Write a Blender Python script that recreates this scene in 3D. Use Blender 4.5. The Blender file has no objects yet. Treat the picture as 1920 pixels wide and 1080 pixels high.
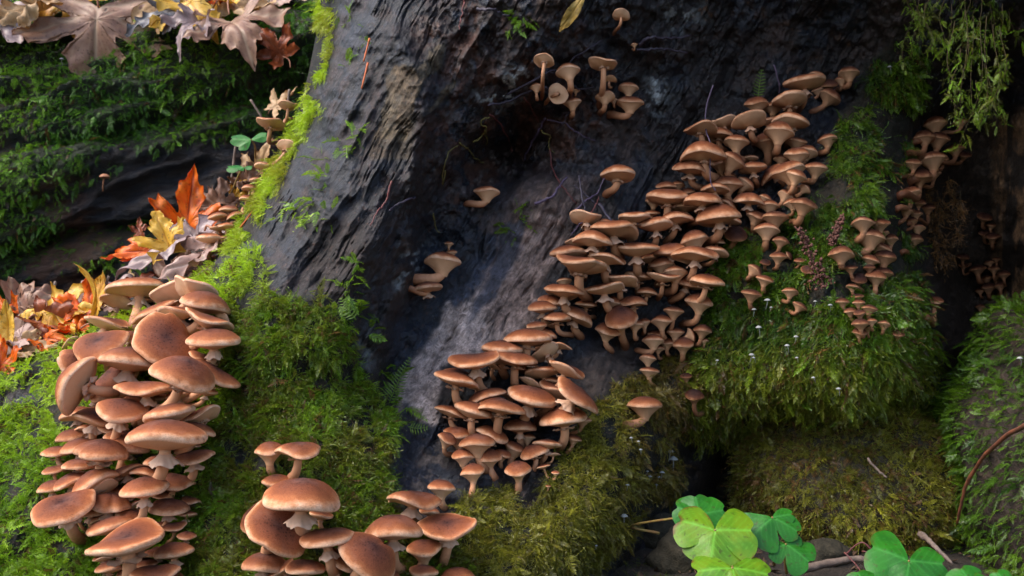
import bpy, math, random
import numpy as np
from mathutils import Vector, Matrix

random.seed(7)
rng = np.random.default_rng(11)
R_ = math.radians
scene = bpy.context.scene
COL = scene.collection

# ------------------------------------------------------------------ camera
FPX = 1844.0                       # focal length in pixels of the 1920 px wide photograph
PITCH = R_(-3.0)            # looking slightly up
CAM = np.array([0.0, 0.0, 0.26])
FWD = np.array([0.0, math.cos(PITCH), -math.sin(PITCH)])
UPV = np.array([0.0, math.sin(PITCH), math.cos(PITCH)])
RGT = np.array([1.0, 0.0, 0.0])
cam_d = bpy.data.cameras.new('camera')
cam_d.sensor_width = 36.0
cam_d.lens = FPX * 36.0 / 1920.0
cam_d.clip_start = 0.02
cam_d.clip_end = 300.0
cam_d.dof.use_dof = True
cam_d.dof.focus_distance = 0.98
cam_d.dof.aperture_fstop = 13.0
cam = bpy.data.objects.new('camera', cam_d)
cam.location = CAM
cam.rotation_euler = (R_(90) - PITCH, 0, 0)
COL.objects.link(cam)
scene.camera = cam

# ------------------------------------------------------------------ sky, sun, exposure
SUN_EL, SUN_AZ = R_(52), R_(-114)   # azimuth from +Y towards +X: light from the left, a little from the front
world = bpy.data.worlds.new('World')
scene.world = world
world.use_nodes = True
wn = world.node_tree
bg = wn.nodes['Background']
sky = wn.nodes.new('ShaderNodeTexSky')
sky.sky_type = 'NISHITA'
sky.sun_disc = False
sky.sun_elevation = SUN_EL
sky.sun_rotation = SUN_AZ
sky.dust_density = 2.5
wn.links.new(sky.outputs[0], bg.inputs[0])
bg.inputs[1].default_value = 0.15
sun_d = bpy.data.lights.new('sun', 'SUN')
sun_d.energy = 1.5
sun_d.angle = R_(45)
sun_d.color = (1.0, 0.95, 0.87)
sun = bpy.data.objects.new('sun', sun_d)
sdir = Vector((math.sin(SUN_AZ) * math.cos(SUN_EL), math.cos(SUN_AZ) * math.cos(SUN_EL), math.sin(SUN_EL)))
sun.rotation_euler = sdir.to_track_quat('Z', 'Y').to_euler()
sun.location = (-2, 0, 3)
COL.objects.link(sun)
scene.view_settings.view_transform = 'Standard'
scene.view_settings.look = 'None'
scene.view_settings.gamma = 1.0
scene.view_settings.exposure = 1.45
scene.render.engine = 'CYCLES'
scene.cycles.use_denoising = True
scene.cycles.max_bounces = 4
scene.cycles.diffuse_bounces = 3
scene.cycles.adaptive_threshold = 0.02
scene.cycles.transparent_max_bounces = 8

# ------------------------------------------------------------------ small maths
def P(u, v, d):
    """pixel (of the photograph) and distance along the view axis -> point(s) in the world"""
    u = np.asarray(u, float); v = np.asarray(v, float); d = np.asarray(d, float)
    a = (u - 960.0) / FPX; b = (540.0 - v) / FPX
    return CAM + d[..., None] * (FWD + a[..., None] * RGT + b[..., None] * UPV)

def sstep(a, b, x):
    t = np.clip((np.asarray(x, float) - a) / (b - a), 0, 1)
    return t * t * (3 - 2 * t)

def _hash(ix, iy, s):
    h = (ix.astype(np.int64) * 374761393 + iy.astype(np.int64) * 668265263 + s * 974634777) & 0xffffffff
    h = ((h ^ (h >> 13)) * 1274126177) & 0xffffffff
    return ((h ^ (h >> 16)) & 0xffffff) / float(0xffffff)

def vnoise(x, y, s=0):
    x = np.asarray(x, float); y = np.asarray(y, float)
    ix = np.floor(x); iy = np.floor(y); fx = x - ix; fy = y - iy
    fx = fx * fx * fx * (fx * (fx * 6 - 15) + 10); fy = fy * fy * fy * (fy * (fy * 6 - 15) + 10)
    a = _hash(ix, iy, s); b = _hash(ix + 1, iy, s); c = _hash(ix, iy + 1, s); d = _hash(ix + 1, iy + 1, s)
    return (a * (1 - fx) + b * fx) * (1 - fy) + (c * (1 - fx) + d * fx) * fy

def fbm(x, y, s=0, o=4, g=0.5):
    t = 0; a = 1.0; n = 0
    for k in range(o):
        t = t + a * vnoise(x, y, s + k * 17); n += a; a *= g; x = x * 2.03 + 3.1; y = y * 2.03 + 1.7
    return t / n

def ridged(x, y, s=0, o=4):
    t = 0; a = 1.0; n = 0
    for k in range(o):
        t = t + a * (1 - np.abs(2 * vnoise(x, y, s + k * 13) - 1)); n += a; a *= 0.5; x = x * 2.1 + 1.3; y = y * 2.1 + 5.7
    return t / n

def in_poly(u, v, poly):
    u = np.asarray(u, float); v = np.asarray(v, float)
    ins = np.zeros(u.shape, bool); n = len(poly); j = n - 1
    for i in range(n):
        xi, yi = poly[i]; xj, yj = poly[j]
        c = ((yi > v) != (yj > v)) & (u < (xj - xi) * (v - yi) / (yj - yi + 1e-9) + xi)
        ins ^= c; j = i
    return ins

def seg_dist(u, v, line):
    best = np.full(np.shape(u), 1e9)
    for (x0, y0), (x1, y1) in zip(line[:-1], line[1:]):
        dx, dy = x1 - x0, y1 - y0
        t = np.clip(((u - x0) * dx + (v - y0) * dy) / (dx * dx + dy * dy + 1e-9), 0, 1)
        best = np.minimum(best, np.hypot(u - x0 - t * dx, v - y0 - t * dy))
    return best

def soft_poly(u, v, poly, soft):
    """1 inside, falling to 0 over `soft` pixels across the outline"""
    d = seg_dist(u, v, list(poly) + [poly[0]])
    s = np.where(in_poly(u, v, poly), d, -d)
    return sstep(-soft, soft, s)

def unit(a):
    a = np.asarray(a, float)
    return a / (np.linalg.norm(a, axis=-1, keepdims=True) + 1e-12)

# ------------------------------------------------------------------ mesh helpers
def mesh_np(name, verts, faces, mat=None, smooth=True, attrs=None):
    """verts (n,3); faces an (m,k) array or list of such arrays"""
    verts = np.asarray(verts, np.float32)
    fl = faces if isinstance(faces, list) else [faces]
    fl = [np.asarray(f, np.int32) for f in fl if len(f)]
    me = bpy.data.meshes.new(name)
    me.vertices.add(len(verts)); me.vertices.foreach_set('co', verts.ravel())
    nl = sum(f.size for f in fl); npol = sum(len(f) for f in fl)
    me.loops.add(nl); me.polygons.add(npol)
    me.loops.foreach_set('vertex_index', np.concatenate([f.ravel() for f in fl]))
    tot = np.concatenate([np.full(len(f), f.shape[1], np.int32) for f in fl])
    st = np.concatenate([[0], np.cumsum(tot)[:-1]]).astype(np.int32)
    me.polygons.foreach_set('loop_start', st)
    me.polygons.foreach_set('loop_total', tot)
    me.polygons.foreach_set('use_smooth', np.full(npol, smooth))
    if attrs:
        for k, a in attrs.items():
            a = np.asarray(a, np.float32)
            if a.ndim == 1:
                at = me.attributes.new(k, 'FLOAT', 'POINT'); at.data.foreach_set('value', a)
            else:
                at = me.attributes.new(k, 'FLOAT_VECTOR', 'POINT'); at.data.foreach_set('vector', a.ravel())
    me.update(calc_edges=True)
    if mat: me.materials.append(mat)
    return me

def link(name, me, parent=None, loc=None):
    o = bpy.data.objects.new(name, me)
    COL.objects.link(o)
    if parent: o.parent = parent
    if loc is not None: o.location = loc
    return o

def thing(name, label, cat, loc, group=None):
    o = bpy.data.objects.new(name, None)
    o.empty_display_size = 0.01
    COL.objects.link(o)
    o.location = loc
    return tag(o, label, cat, group)

def tag(o, label=None, cat=None, group=None, kind=None):
    if label: o['label'] = label
    if cat: o['category'] = cat
    if group: o['group'] = group
    if kind: o['kind'] = kind
    return o

def grid_faces(nr, nc, wrap=False):
    i = np.arange(nr - 1)[:, None]; j = np.arange(nc if wrap else nc - 1)[None, :]
    a = i * nc + j; b = i * nc + (j + 1) % nc; c = (i + 1) * nc + (j + 1) % nc; d = (i + 1) * nc + j
    return np.stack([a, b, c, d], -1).reshape(-1, 4)

def tube(path, rad, sides=7, cap=True):
    """verts, faces of a tube along path (n,3) with radii rad (n,)"""
    path = np.asarray(path, float); n = len(path)
    rad = np.broadcast_to(np.asarray(rad, float), (n,))
    t = unit(np.gradient(path, axis=0))
    ref = np.array([0, 0, 1.0]) if abs(t[0][2]) < 0.9 else np.array([1.0, 0, 0])
    x = unit(np.cross(ref, t[0])); xs = []
    for k in range(n):
        x = unit(x - t[k] * np.dot(x, t[k])); xs.append(x)
    xs = np.array(xs); ys = np.cross(t, xs)
    th = np.linspace(0, 2 * np.pi, sides, endpoint=False)
    V = path[:, None] + rad[:, None, None] * (np.cos(th)[None, :, None] * xs[:, None] + np.sin(th)[None, :, None] * ys[:, None])
    V = V.reshape(-1, 3); F = [grid_faces(n, sides, True)]
    if cap:
        V = np.vstack([V, path[0] - t[0] * rad[0] * .4, path[-1] + t[-1] * rad[-1] * .4])
        a = len(V) - 2; j = np.arange(sides); k = (j + 1) % sides
        F.append(np.stack([np.full(sides, a), k, j], -1))
        F.append(np.stack([np.full(sides, a + 1), (n - 1) * sides + j, (n - 1) * sides + k], -1))
    return V, F

def smooth_path(pts, n=24):
    """Catmull-Rom through pts"""
    p = np.asarray(pts, float)
    if len(p) == 2: return p[0] + (p[1] - p[0]) * np.linspace(0, 1, n)[:, None]
    q = np.vstack([2 * p[0] - p[1], p, 2 * p[-1] - p[-2]])
    out = []
    for x in np.linspace(0, len(p) - 1 - 1e-6, n):
        i = int(x); t = x - i
        a, b, c, d = q[i], q[i + 1], q[i + 2], q[i + 3]
        out.append(0.5 * (2 * b + (c - a) * t + (2 * a - 5 * b + 4 * c - d) * t * t + (3 * b - a - 3 * c + d) * t ** 3))
    return np.array(out)

# ------------------------------------------------------------------ node helpers
def new_mat(name):
    m = bpy.data.materials.new(name); m.use_nodes = True
    nt = m.node_tree
    return m, nt, nt.nodes['Principled BSDF']

def N(nt, kind, **kw):
    n = nt.nodes.new(kind)
    for k, v in kw.items():
        if k.startswith('i_'):
            key = k[2:]
            n.inputs[int(key) if key.isdigit() else key.replace('_', ' ')].default_value = v
        else: setattr(n, k, v)
    return n

def ramp(nt, stops, interp='LINEAR'):
    r = nt.nodes.new('ShaderNodeValToRGB'); cr = r.color_ramp; cr.interpolation = interp
    while len(cr.elements) > len(stops): cr.elements.remove(cr.elements[-1])
    while len(cr.elements) < len(stops): cr.elements.new(0.5)
    for e, (p, c) in zip(cr.elements, stops):
        e.position = p; e.color = tuple(c) + (1,) if len(c) == 3 else c
    return r

def mixc(nt, fac, a, b, mode='MIX'):
    m = nt.nodes.new('ShaderNodeMix'); m.data_type = 'RGBA'; m.blend_type = mode
    for idx, x in ((0, fac), (6, a), (7, b)):
        if hasattr(x, 'is_linked') or hasattr(x, 'links'): nt.links.new(x, m.inputs[idx])
        elif idx == 0: m.inputs[0].default_value = x
        else: m.inputs[idx].default_value = tuple(x) + (1,) if len(x) == 3 else x
    return m.outputs[2]

def objco(nt, scale=(1, 1, 1), rot=(0, 0, 0)):
    tc = nt.nodes.new('ShaderNodeTexCoord'); mp = nt.nodes.new('ShaderNodeMapping')
    mp.inputs['Scale'].default_value = scale; mp.inputs['Rotation'].default_value = rot
    nt.links.new(tc.outputs['Object'], mp.inputs['Vector'])
    if any(rot):                                   # turn first, then stretch
        mp.inputs['Scale'].default_value = (1, 1, 1)
        m2 = nt.nodes.new('ShaderNodeMapping'); m2.inputs['Scale'].default_value = scale
        nt.links.new(mp.outputs[0], m2.inputs['Vector'])
        return m2.outputs[0]
    return mp.outputs[0]

def noise(nt, vec, scale, detail=4, rough=0.55, dist=0.0):
    n = nt.nodes.new('ShaderNodeTexNoise')
    n.inputs['Scale'].default_value = scale; n.inputs['Detail'].default_value = detail
    n.inputs['Roughness'].default_value = rough; n.inputs['Distortion'].default_value = dist
    nt.links.new(vec, n.inputs['Vector'])
    return n.outputs[0]

def bump(nt, h, strength, dist, normal=None):
    b = nt.nodes.new('ShaderNodeBump')
    b.inputs['Strength'].default_value = strength; b.inputs['Distance'].default_value = dist
    nt.links.new(h, b.inputs['Height'])
    if normal: nt.links.new(normal, b.inputs['Normal'])
    return b.outputs[0]

def attr(nt, name, kind='GEOMETRY', out='Fac'):
    a = nt.nodes.new('ShaderNodeAttribute'); a.attribute_name = name; a.attribute_type = kind
    return a.outputs[out]

def simple_mat(name, col, col2=None, rough=0.7, scale=200.0, bmp=0.4, bdist=0.001, spec=0.3, sss=0.0):
    m, nt, b = new_mat(name)
    oc = objco(nt)
    n = noise(nt, oc, scale, 5, 0.6)
    r = ramp(nt, [(0.3, col2 or tuple(c * 0.55 for c in col)), (0.7, col)])
    nt.links.new(n, r.inputs[0]); nt.links.new(r.outputs[0], b.inputs['Base Color'])
    b.inputs['Roughness'].default_value = rough; b.inputs['Specular IOR Level'].default_value = spec
    if sss:
        b.inputs['Subsurface Weight'].default_value = sss
        b.inputs['Subsurface Radius'].default_value = (0.004, 0.002, 0.001)
    nt.links.new(bump(nt, n, bmp, bdist), b.inputs['Normal'])
    return m
# ================================================================== THE OLD TREE: its face as one relief
# control points of the tree's face: pixel and distance (metres) along the view axis
CTRL = np.array([
 (600,-300,1.25),(600,0,1.2),(650,0,1.14),(700,0,1.10),(800,0,1.08),(560,230,1.18),(620,200,1.10),(700,200,1.05),(780,150,1.05),(850,100,1.08),
 (520,330,1.13),(600,330,1.05),(700,330,1.01),(760,330,1.03),(440,450,1.10),(520,470,1.03),(620,480,.99),(700,480,1.0),(745,450,1.03),
 (800,330,1.09),(860,330,1.13),(800,450,1.14),(770,560,1.10),(705,640,1.02),(730,690,1.07),
 (380,540,1.06),(450,580,1.0),(550,600,.96),(640,620,.97),
 (290,590,1.08),(140,650,1.08),(0,710,1.08),(-200,760,1.08),(300,640,1.03),(150,720,1.02),(0,780,1.02),(-200,850,1.0),(-400,900,1.05),
 (300,750,.97),(300,850,.93),(250,950,.90),(250,1080,.85),(80,850,.97),(80,1000,.9),(-200,1080,.88),(-400,1200,.9),(450,750,.95),(550,800,.93),(450,900,.9),(600,900,.88),(500,1000,.85),(700,1000,.86),(650,760,.97),(700,850,.94),
 (900,400,1.14),(880,500,1.14),(830,620,1.12),(790,720,1.07),(760,850,1.0),(800,930,.95),(860,700,1.09),(900,600,1.12),(1000,450,1.15),(1000,360,1.15),(1080,350,1.16),(930,255,1.17),(960,300,1.29),(910,310,1.22),
 (900,200,1.12),(950,100,1.08),(1050,0,1.08),(1050,150,1.14),(1100,200,1.17),(1200,100,1.18),(1200,0,1.13),
 (880,700,1.08),(960,760,1.07),(960,850,1.04),(900,900,.98),(1000,950,.98),(1050,800,1.07),(1100,700,1.11),(1000,620,1.12),
 (1050,500,1.15),(1200,450,1.17),(1200,550,1.16),(1300,450,1.18),(1200,300,1.19),(1150,620,1.16),(1150,680,1.17),(1250,680,1.18),
 (1130,780,1.05),(1200,760,1.08),(1130,900,1.0),(1200,900,1.07),(1050,1000,.95),(1280,800,1.18),(1150,1000,1.02),(1250,960,1.17),
 (1350,250,1.21),(1450,200,1.23),(1420,320,1.21),(1500,300,1.21),(1550,180,1.27),(1400,100,1.24),(1300,0,1.18),(1500,0,1.2),(1600,100,1.26),(1700,50,1.22),
 (1600,250,1.2),(1560,350,1.17),(1620,400,1.13),(1500,450,1.14),(1450,550,1.13),(1600,550,1.1),(1700,550,1.13),(1500,650,1.1),(1600,680,1.08),(1700,700,1.12),(1400,650,1.14),(1350,720,1.14),(1450,740,1.12),(1600,760,1.1),
 (1690,350,1.22),(1745,600,1.2),(1400,850,1.40),(1550,850,1.36),(1750,850,1.45),(1400,950,1.5),(1700,950,1.5),(1340,880,1.36),
 (1720,300,1.3),(1780,400,1.45),(1800,550,1.5),(1850,450,1.46),(1850,270,1.42),(1800,700,1.5),(1900,300,1.34),(1920,450,1.36),(2000,400,1.3),(2100,400,1.15),(2300,500,.95),
 (1830,50,1.2),(1900,0,1.12),(1750,150,1.28),(1830,160,1.34),(1930,800,1.5),(2200,900,1.3),
 (700,-300,1.15),(900,-300,1.10),(1100,-300,1.08),(1300,-300,1.08),(1500,-300,1.08),(1800,-300,1.03),(2200,-300,.92),(1300,-600,1.0),(1800,-600,.92),(2300,-600,.8),(900,-600,1.1),(600,-600,1.3),(2300,0,.92),  # unseen top of the trunk, leaned out on the right to shade that side
 (-400,1400,.75),(0,1400,.72),(300,1400,.7),(700,1400,.7),(1000,1400,.75),(1300,1400,1.0),(1300,1200,1.22),(1700,1200,1.5),(2300,1400,1.5),(900,1080,.9)], float)

_cx, _cy = CTRL[:, 0] / 400.0, CTRL[:, 1] / 400.0
def _phi(r2): return np.sqrt(r2 + 0.004)
_A = _phi((_cx[:, None] - _cx) ** 2 + (_cy[:, None] - _cy) ** 2) - np.eye(len(_cx)) * 0.02
_A = np.block([[_A, np.ones((len(_cx), 1))], [np.ones((1, len(_cx))), np.zeros((1, 1))]])
_W = np.linalg.solve(_A, np.append(CTRL[:, 2], 0))
def base_depth(u, v):
    u = np.asarray(u, float) / 400.0; v = np.asarray(v, float) / 400.0
    out = np.full(u.shape, _W[-1])
    for k in range(len(_cx)): out += _W[k] * _phi((u - _cx[k]) ** 2 + (v - _cy[k]) ** 2)
    return out

# left outline of the tree and of its mossy root, from the top down
EDGE = np.array([(600,-600),(600,-20),(594,60),(578,140),(556,220),(520,292),(472,378),(430,450),(375,520),(290,572),(190,606),(140,632),(60,662),(0,690),(-150,742),(-400,830),(-420,1500)], float)
def edge_u(v): return np.interp(v, EDGE[:, 1], EDGE[:, 0])

MOSS = {   # outlines (in pixels) of the moss on the tree: dense or thin
 'foot':   [(395,505),(470,470),(505,545),(560,575),(600,560),(650,640),(690,740),(745,800),(720,890),(740,960),(880,1010),(905,1120),(330,1120),(380,900),(420,700),(425,600)],
 'bank':   [(-420,820),(0,686),(150,618),(220,590),(300,570),(400,500),(440,620),(420,700),(400,860),(370,1120),(-420,1200)],
 'root':   [(850,930),(940,915),(1000,970),(1050,890),(1090,790),(1140,730),(1190,680),(1260,650),(1310,690),(1290,760),(1270,850),(1280,900),(1200,960),(1090,1120),(870,1120)],
 'lobe':   [(1350,440),(1450,440),(1540,350),(1575,250),(1620,130),(1700,60),(1760,140),(1705,300),(1700,380),(1725,500),(1760,640),(1745,780),(1600,815),(1480,800),(1400,830),(1300,820),(1270,700),(1330,580)],
}
GRAIN = 0.52
def relief(u, v):
    """distance of the tree's face with bark and wood relief"""
    d = base_depth(u + 46 * (fbm(u / 75, v / 75, 21, 3) - .5), v + 70 * (fbm(u / 85, v / 85, 22, 4) - .5) * sstep(700, 1000, u))
    s = u - edge_u(v)
    Rr = 75.0
    q = np.clip(1 - s / Rr, 0, 1)
    d = d + 0.11 * (1 - np.sqrt(np.clip(1 - q * q, 0, 1)))
    wx = u + 40 * (fbm(u / 160, v / 160, 5) - .5); wy = v + 40 * (fbm(u / 160, v / 160, 6) - .5)
    al = (-0.5 * wx + 0.87 * wy); ac = (0.87 * wx + 0.5 * wy)
    g1 = ridged(ac / 70, al / 420, 31, 4)                       # long flutes along the grain
    g2 = ridged(ac / 16, al / 150, 41, 3)                       # fibres
    lump = fbm(u / 120, v / 120, 51, 5)
    bare = soft_poly(u, v, BARE, 25)
    moss = moss_mask(u, v)
    crk = ridged(ac / 11, al / 170, 47, 3)
    d = d + .0050 * sstep(.76, .90, crk) * (1 - moss) * sstep(.50, .62, fbm(u / 90, v / 90, 48, 3))
    d = d - 0.024 * (g1 - .6) * (.45 + 1.1 * fbm(u / 130, v / 130, 49, 3)) * (1 - .55 * bare) * (1 - .7 * moss) - 0.0036 * (g2 - .6) * (1 - .8 * moss) - 0.030 * (lump - .5)
    d = d - (0.009 + .012 * soft_poly(u, v, [(840,-40),(1700,-40),(1600,240),(1330,320),(1060,330),(900,420),(760,600),(700,720),(690,560),(790,330),(760,120)], 40)) * (fbm(u / 24, v / 24, 61, 4) - .5) * (1 - .7 * bare)
    d = d - moss * (0.005 + 0.024 * (fbm(u / 60, v / 60, 71, 4) - .45))
    # ragged lips of the buttress over the hollow wood
    lip = seg_dist(u, v, [(740, 60), (800, 200), (775, 330), (770, 430), (750, 540), (712, 640), (700, 700)])
    d = d - 0.02 * np.exp(-(lip / 22) ** 2) * (0.5 + fbm(u / 30, v / 30, 81))
    # cracks in the bare wood
    for ln in ([(1085, 380), (1020, 480), (960, 590), (930, 680)], [(1050, 400), (985, 500), (930, 600)], [(905, 420), (880, 560), (800, 700)]):
        d = d + 0.007 * np.exp(-(seg_dist(wx + 10 * (fbm(u / 14, v / 14, 83) - .5), v, ln) / 2.6) ** 2) * sstep(.3, .5, fbm(u / 40, v / 40, 84))
    return d

BARE = [(1075,400),(1050,470),(1010,560),(990,620),(900,660),(830,690),(830,800),(740,770),(760,700),(800,640),(850,560),(885,500),(960,430)]
def moss_mask(u, v):
    m = 0
    jx = u + 60 * (fbm(u / 70, v / 70, 91) - .5); jy = v + 60 * (fbm(u / 70, v / 70, 92) - .5)
    for k in MOSS: m = np.maximum(m, soft_poly(jx, jy, MOSS[k], 14))
    # the bright strip along the left edge
    s = u - edge_u(v)
    strip = sstep(46, 14, s - 60 * (fbm(u / 40, v / 55, 93) - .45)) * sstep(620, 480, v) * sstep(.34, .46, fbm(v / 60, u / 200, 94) + .12)
    m = np.maximum(m, strip)
    # dark wood showing through the bank on the left
    hole = np.exp(-(seg_dist(jx, jy, [(-60, 780), (40, 745), (75, 715)]) / 17) ** 2)
    return np.clip(m - hole, 0, 1)

NR, NC = 560, 800
vv = np.concatenate([np.linspace(-600, -30, 50, endpoint=False), np.linspace(-30, 1110, NR - 70), np.linspace(1110, 1400, 21)[1:]])
NR = len(vv)
tt = np.concatenate([np.linspace(0, .045, 40, endpoint=False), np.linspace(.045, 1, NC - 40)])
uL = edge_u(vv)
# columns: bunch them inside the frame
uu = uL[:, None] + tt[None, :] * (1960 - uL[:, None])
ext = np.linspace(1960, 2320, 26)[1:]
uu = np.hstack([uu, np.repeat(ext[None], NR, 0)])
VV = np.repeat(vv[:, None], uu.shape[1], 1)
DD = relief(uu, VV)
PT = P(uu, VV, DD)
NCt = uu.shape[1]

def sample_depth(u, v):
    """depth of the finished face at pixels u, v"""
    return relief(np.atleast_1d(np.asarray(u, float)), np.atleast_1d(np.asarray(v, float)))

def grid_normals(G):
    a = np.gradient(G, axis=0); b = np.gradient(G, axis=1)
    n = unit(np.cross(a, b))
    return n
NT = grid_normals(PT)
flip = (NT * (PT - CAM)).sum(-1) > 0
NT[flip] *= -1

# colours of the wood, bark, crusts (linear base colours)
def tree_colours():
    u, v = uu, VV
    n1 = fbm(u / 90, v / 90, 101, 5); n2 = fbm(u / 26, v / 26, 102, 4); n3 = fbm(u / 9, v / 9, 103, 3)
    wx = u + 40 * (fbm(u / 160, v / 160, 5) - .5); wy = v + 40 * (fbm(u / 160, v / 160, 6) - .5)
    al = (-0.5 * wx + 0.87 * wy); ac = (0.87 * wx + 0.5 * wy)
    st = ridged(ac / 14, al / 190, 111, 3)
    C = np.zeros(u.shape + (3,)); Rg = np.full(u.shape, .5)
    def lay(col, m, rough=None):
        nonlocal C, Rg
        m = np.clip(m, 0, 1)
        C = C * (1 - m[..., None]) + np.asarray(col) * m[..., None]
        if rough is not None: Rg = Rg * (1 - m) + rough * m
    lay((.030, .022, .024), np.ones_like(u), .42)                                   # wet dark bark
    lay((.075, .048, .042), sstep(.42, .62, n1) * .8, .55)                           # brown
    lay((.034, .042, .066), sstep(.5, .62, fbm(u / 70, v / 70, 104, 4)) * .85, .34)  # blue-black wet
    # upper buttress: purple grey bark with dark wet streaks
    butt = soft_poly(u, v, [(600,-200),(860,-200),(800,120),(760,320),(740,470),(690,620),(600,600),(500,560),(440,480),(540,300)], 30)
    sk = ridged(ac / 34, al / 260, 141, 4)
    lay((.120, .078, .088), butt * (.25 + .6 * st) * sstep(.30, .52, n1), .58)
    lay((.036, .040, .062), butt * sstep(.58, .70, sk) * .95, .45)
    lay((.15, .092, .080), butt * sstep(.50, .58, n2) * .75, .65)
    fine = ridged(ac / 8, al / 130, 145, 3)
    lay((.012, .012, .018), butt * sstep(.70, .82, fine) * .85, .6)
    lay((.034, .040, .064), butt * sstep(.56, .64, fbm(u / 40, v / 60, 142, 4)) * .9, .45)
    lay((.085, .055, .045), soft_poly(u, v, [(590,420),(690,400),(720,480),(680,560),(600,560),(560,500)], 30) * .8, .8)   # clay brown lumps
    # dark wet flank right of the buttress
    wet = soft_poly(u, v, [(850,-50),(1000,-50),(1100,60),(1180,180),(1100,300),(940,330),(860,420),(800,330),(790,240),(840,160),(760,60)], 35)
    lay((.060, .033, .032), wet * .85, .3)
    lay((.034, .042, .066), wet * sstep(.5, .6, n2), .25)
    rx = fbm(u / 34, v / 46, 151, 4)
    lay((.19, .075, .042), wet * sstep(.56, .64, rx) * .75, .6)
    lay((.30, .25, .25), wet * sstep(.62, .68, fbm(u / 13, v / 17, 152, 3)) * .6, .7)
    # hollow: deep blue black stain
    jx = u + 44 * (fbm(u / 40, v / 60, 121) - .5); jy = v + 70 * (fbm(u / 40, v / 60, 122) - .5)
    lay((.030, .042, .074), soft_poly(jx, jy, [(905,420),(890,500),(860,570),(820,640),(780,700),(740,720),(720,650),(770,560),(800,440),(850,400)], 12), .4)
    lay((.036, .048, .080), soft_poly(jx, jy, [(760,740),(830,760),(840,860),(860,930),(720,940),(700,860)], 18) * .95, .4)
    bare = soft_poly(jx, jy, BARE, 7)
    lay((.34, .265, .235), bare * (.55 + .45 * st), .85)
    lay((.16, .115, .095), bare * sstep(.52, .62, n2) * .6, .85)
    up = soft_poly(jx, jy, [(905,420),(1000,330),(1120,330),(1080,430),(1040,520),(1000,600),(930,640),(900,560),(880,500)], 20)
    lay((.125, .082, .068), up * (.45 + .5 * st), .8)
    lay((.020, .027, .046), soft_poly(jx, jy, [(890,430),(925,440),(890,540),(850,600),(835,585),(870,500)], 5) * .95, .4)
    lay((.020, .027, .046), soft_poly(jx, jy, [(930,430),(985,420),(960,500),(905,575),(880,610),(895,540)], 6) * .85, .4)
    lay((.22, .175, .16), soft_poly(jx, jy, [(830,820),(850,800),(840,900),(800,930),(760,900),(790,850)], 12) * sstep(.5, .58, n2), .8)
    # tan crust on the buttress with a dark rim
    crust = [[(720,140),(742,120),(790,118),(800,95),(833,72),(838,92),(826,130),(800,150),(785,190),(775,240),(760,270),(705,262),(712,210),(722,170)],
             [(796,215),(830,168),(850,145),(858,152),(845,180),(812,214)], [(706,245),(780,225),(770,300),(690,300)]]
    cx = u + 12 * (n2 - .5); cy = v + 12 * (n3 - .5)
    crm = np.zeros_like(u)
    for k, pl in enumerate(crust):
        if k < 2: lay((.035, .045, .055), soft_poly(cx, cy, pl, 8), .6)
        m = soft_poly(cx, cy, [(460 + (x - 460) , y) for x, y in pl], 3.0)
        dd = seg_dist(cx, cy, pl + [pl[0]])
        m = m * (sstep(1.5, 5, dd) if k < 2 else .75)
        crm = np.maximum(crm, m)
        lay((.20, .145, .085), m * (.75 + .5 * (n3 - .5)), .9)
        lay((.13, .085, .05), m * sstep(.5, .6, n2) * .6, .9)
    # brown crust at the top
    lay((.075, .040, .028), soft_poly(cx, cy, [(955,70),(1000,18),(1030,-40),(1080,-60),(1060,10),(1010,50),(975,92),(950,88)], 5), .8)
    # pale mould patches
    mould = np.zeros_like(u)
    for pl, a in (([(890,180),(930,140),(985,115),(1000,150),(960,195),(910,205)], 1), ([(735,520),(770,440),(800,450),(780,520),(740,560)], .7), ([(1040,100),(1080,90),(1075,110),(1040,115)], .8),
                  ([(1220,130),(1260,170),(1240,220),(1200,210)], .8), ([(1225,20),(1300,-20),(1330,40),(1260,70)], .55), ([(660,640),(700,600),(710,680),(670,730)], .5), ([(1110,20),(1135,10),(1120,50)], .6)):
        mm = soft_poly(u, v, pl, 25) * sstep(.52, .56, n2 * .5 + n3 * .5) * a; mould = np.maximum(mould, mm)
        lay((.34, .37, .38), mm, .9)
    # brown-grey dusty bark left of the big clusters
    lay((.14, .095, .085), soft_poly(jx, jy, [(1120,250),(1200,170),(1220,240),(1190,330),(1150,300)], 20) * sstep(.42, .6, n2), .85)
    lay((.15, .105, .085), soft_poly(jx, jy, [(1040,660),(1180,640),(1190,690),(1120,760),(1090,740)], 18) * (.4 + .6 * st) * .8, .85)
    lay((.16, .11, .085), soft_poly(jx, jy, [(960,900),(1020,890),(1010,960),(950,960)], 14) * .7, .9)
    # warm specks in the dark top right
    lay((.20, .10, .05), soft_poly(u, v, [(1250,-40),(1620,-40),(1600,160),(1450,130),(1300,60)], 40) * sstep(.66, .72, n3 * .5 + n2 * .5), .8)
    lay((.05, .022, .014), soft_poly(u, v, [(1300,-40),(1620,-40),(1560,130),(1420,120)], 30) * sstep(.5, .6, n2) * .7, .7)
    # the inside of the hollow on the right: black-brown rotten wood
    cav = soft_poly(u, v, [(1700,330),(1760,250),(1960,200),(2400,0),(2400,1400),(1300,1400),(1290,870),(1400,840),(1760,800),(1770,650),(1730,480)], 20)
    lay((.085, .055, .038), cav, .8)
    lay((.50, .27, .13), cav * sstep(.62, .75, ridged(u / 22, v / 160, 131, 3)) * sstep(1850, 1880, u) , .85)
    moss = moss_mask(u, v)
    lay((.022, .026, .009), moss * .9, .95)
    lay((.055, .036, .018), moss * sstep(.5, .62, n2) * .7, .95)
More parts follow.
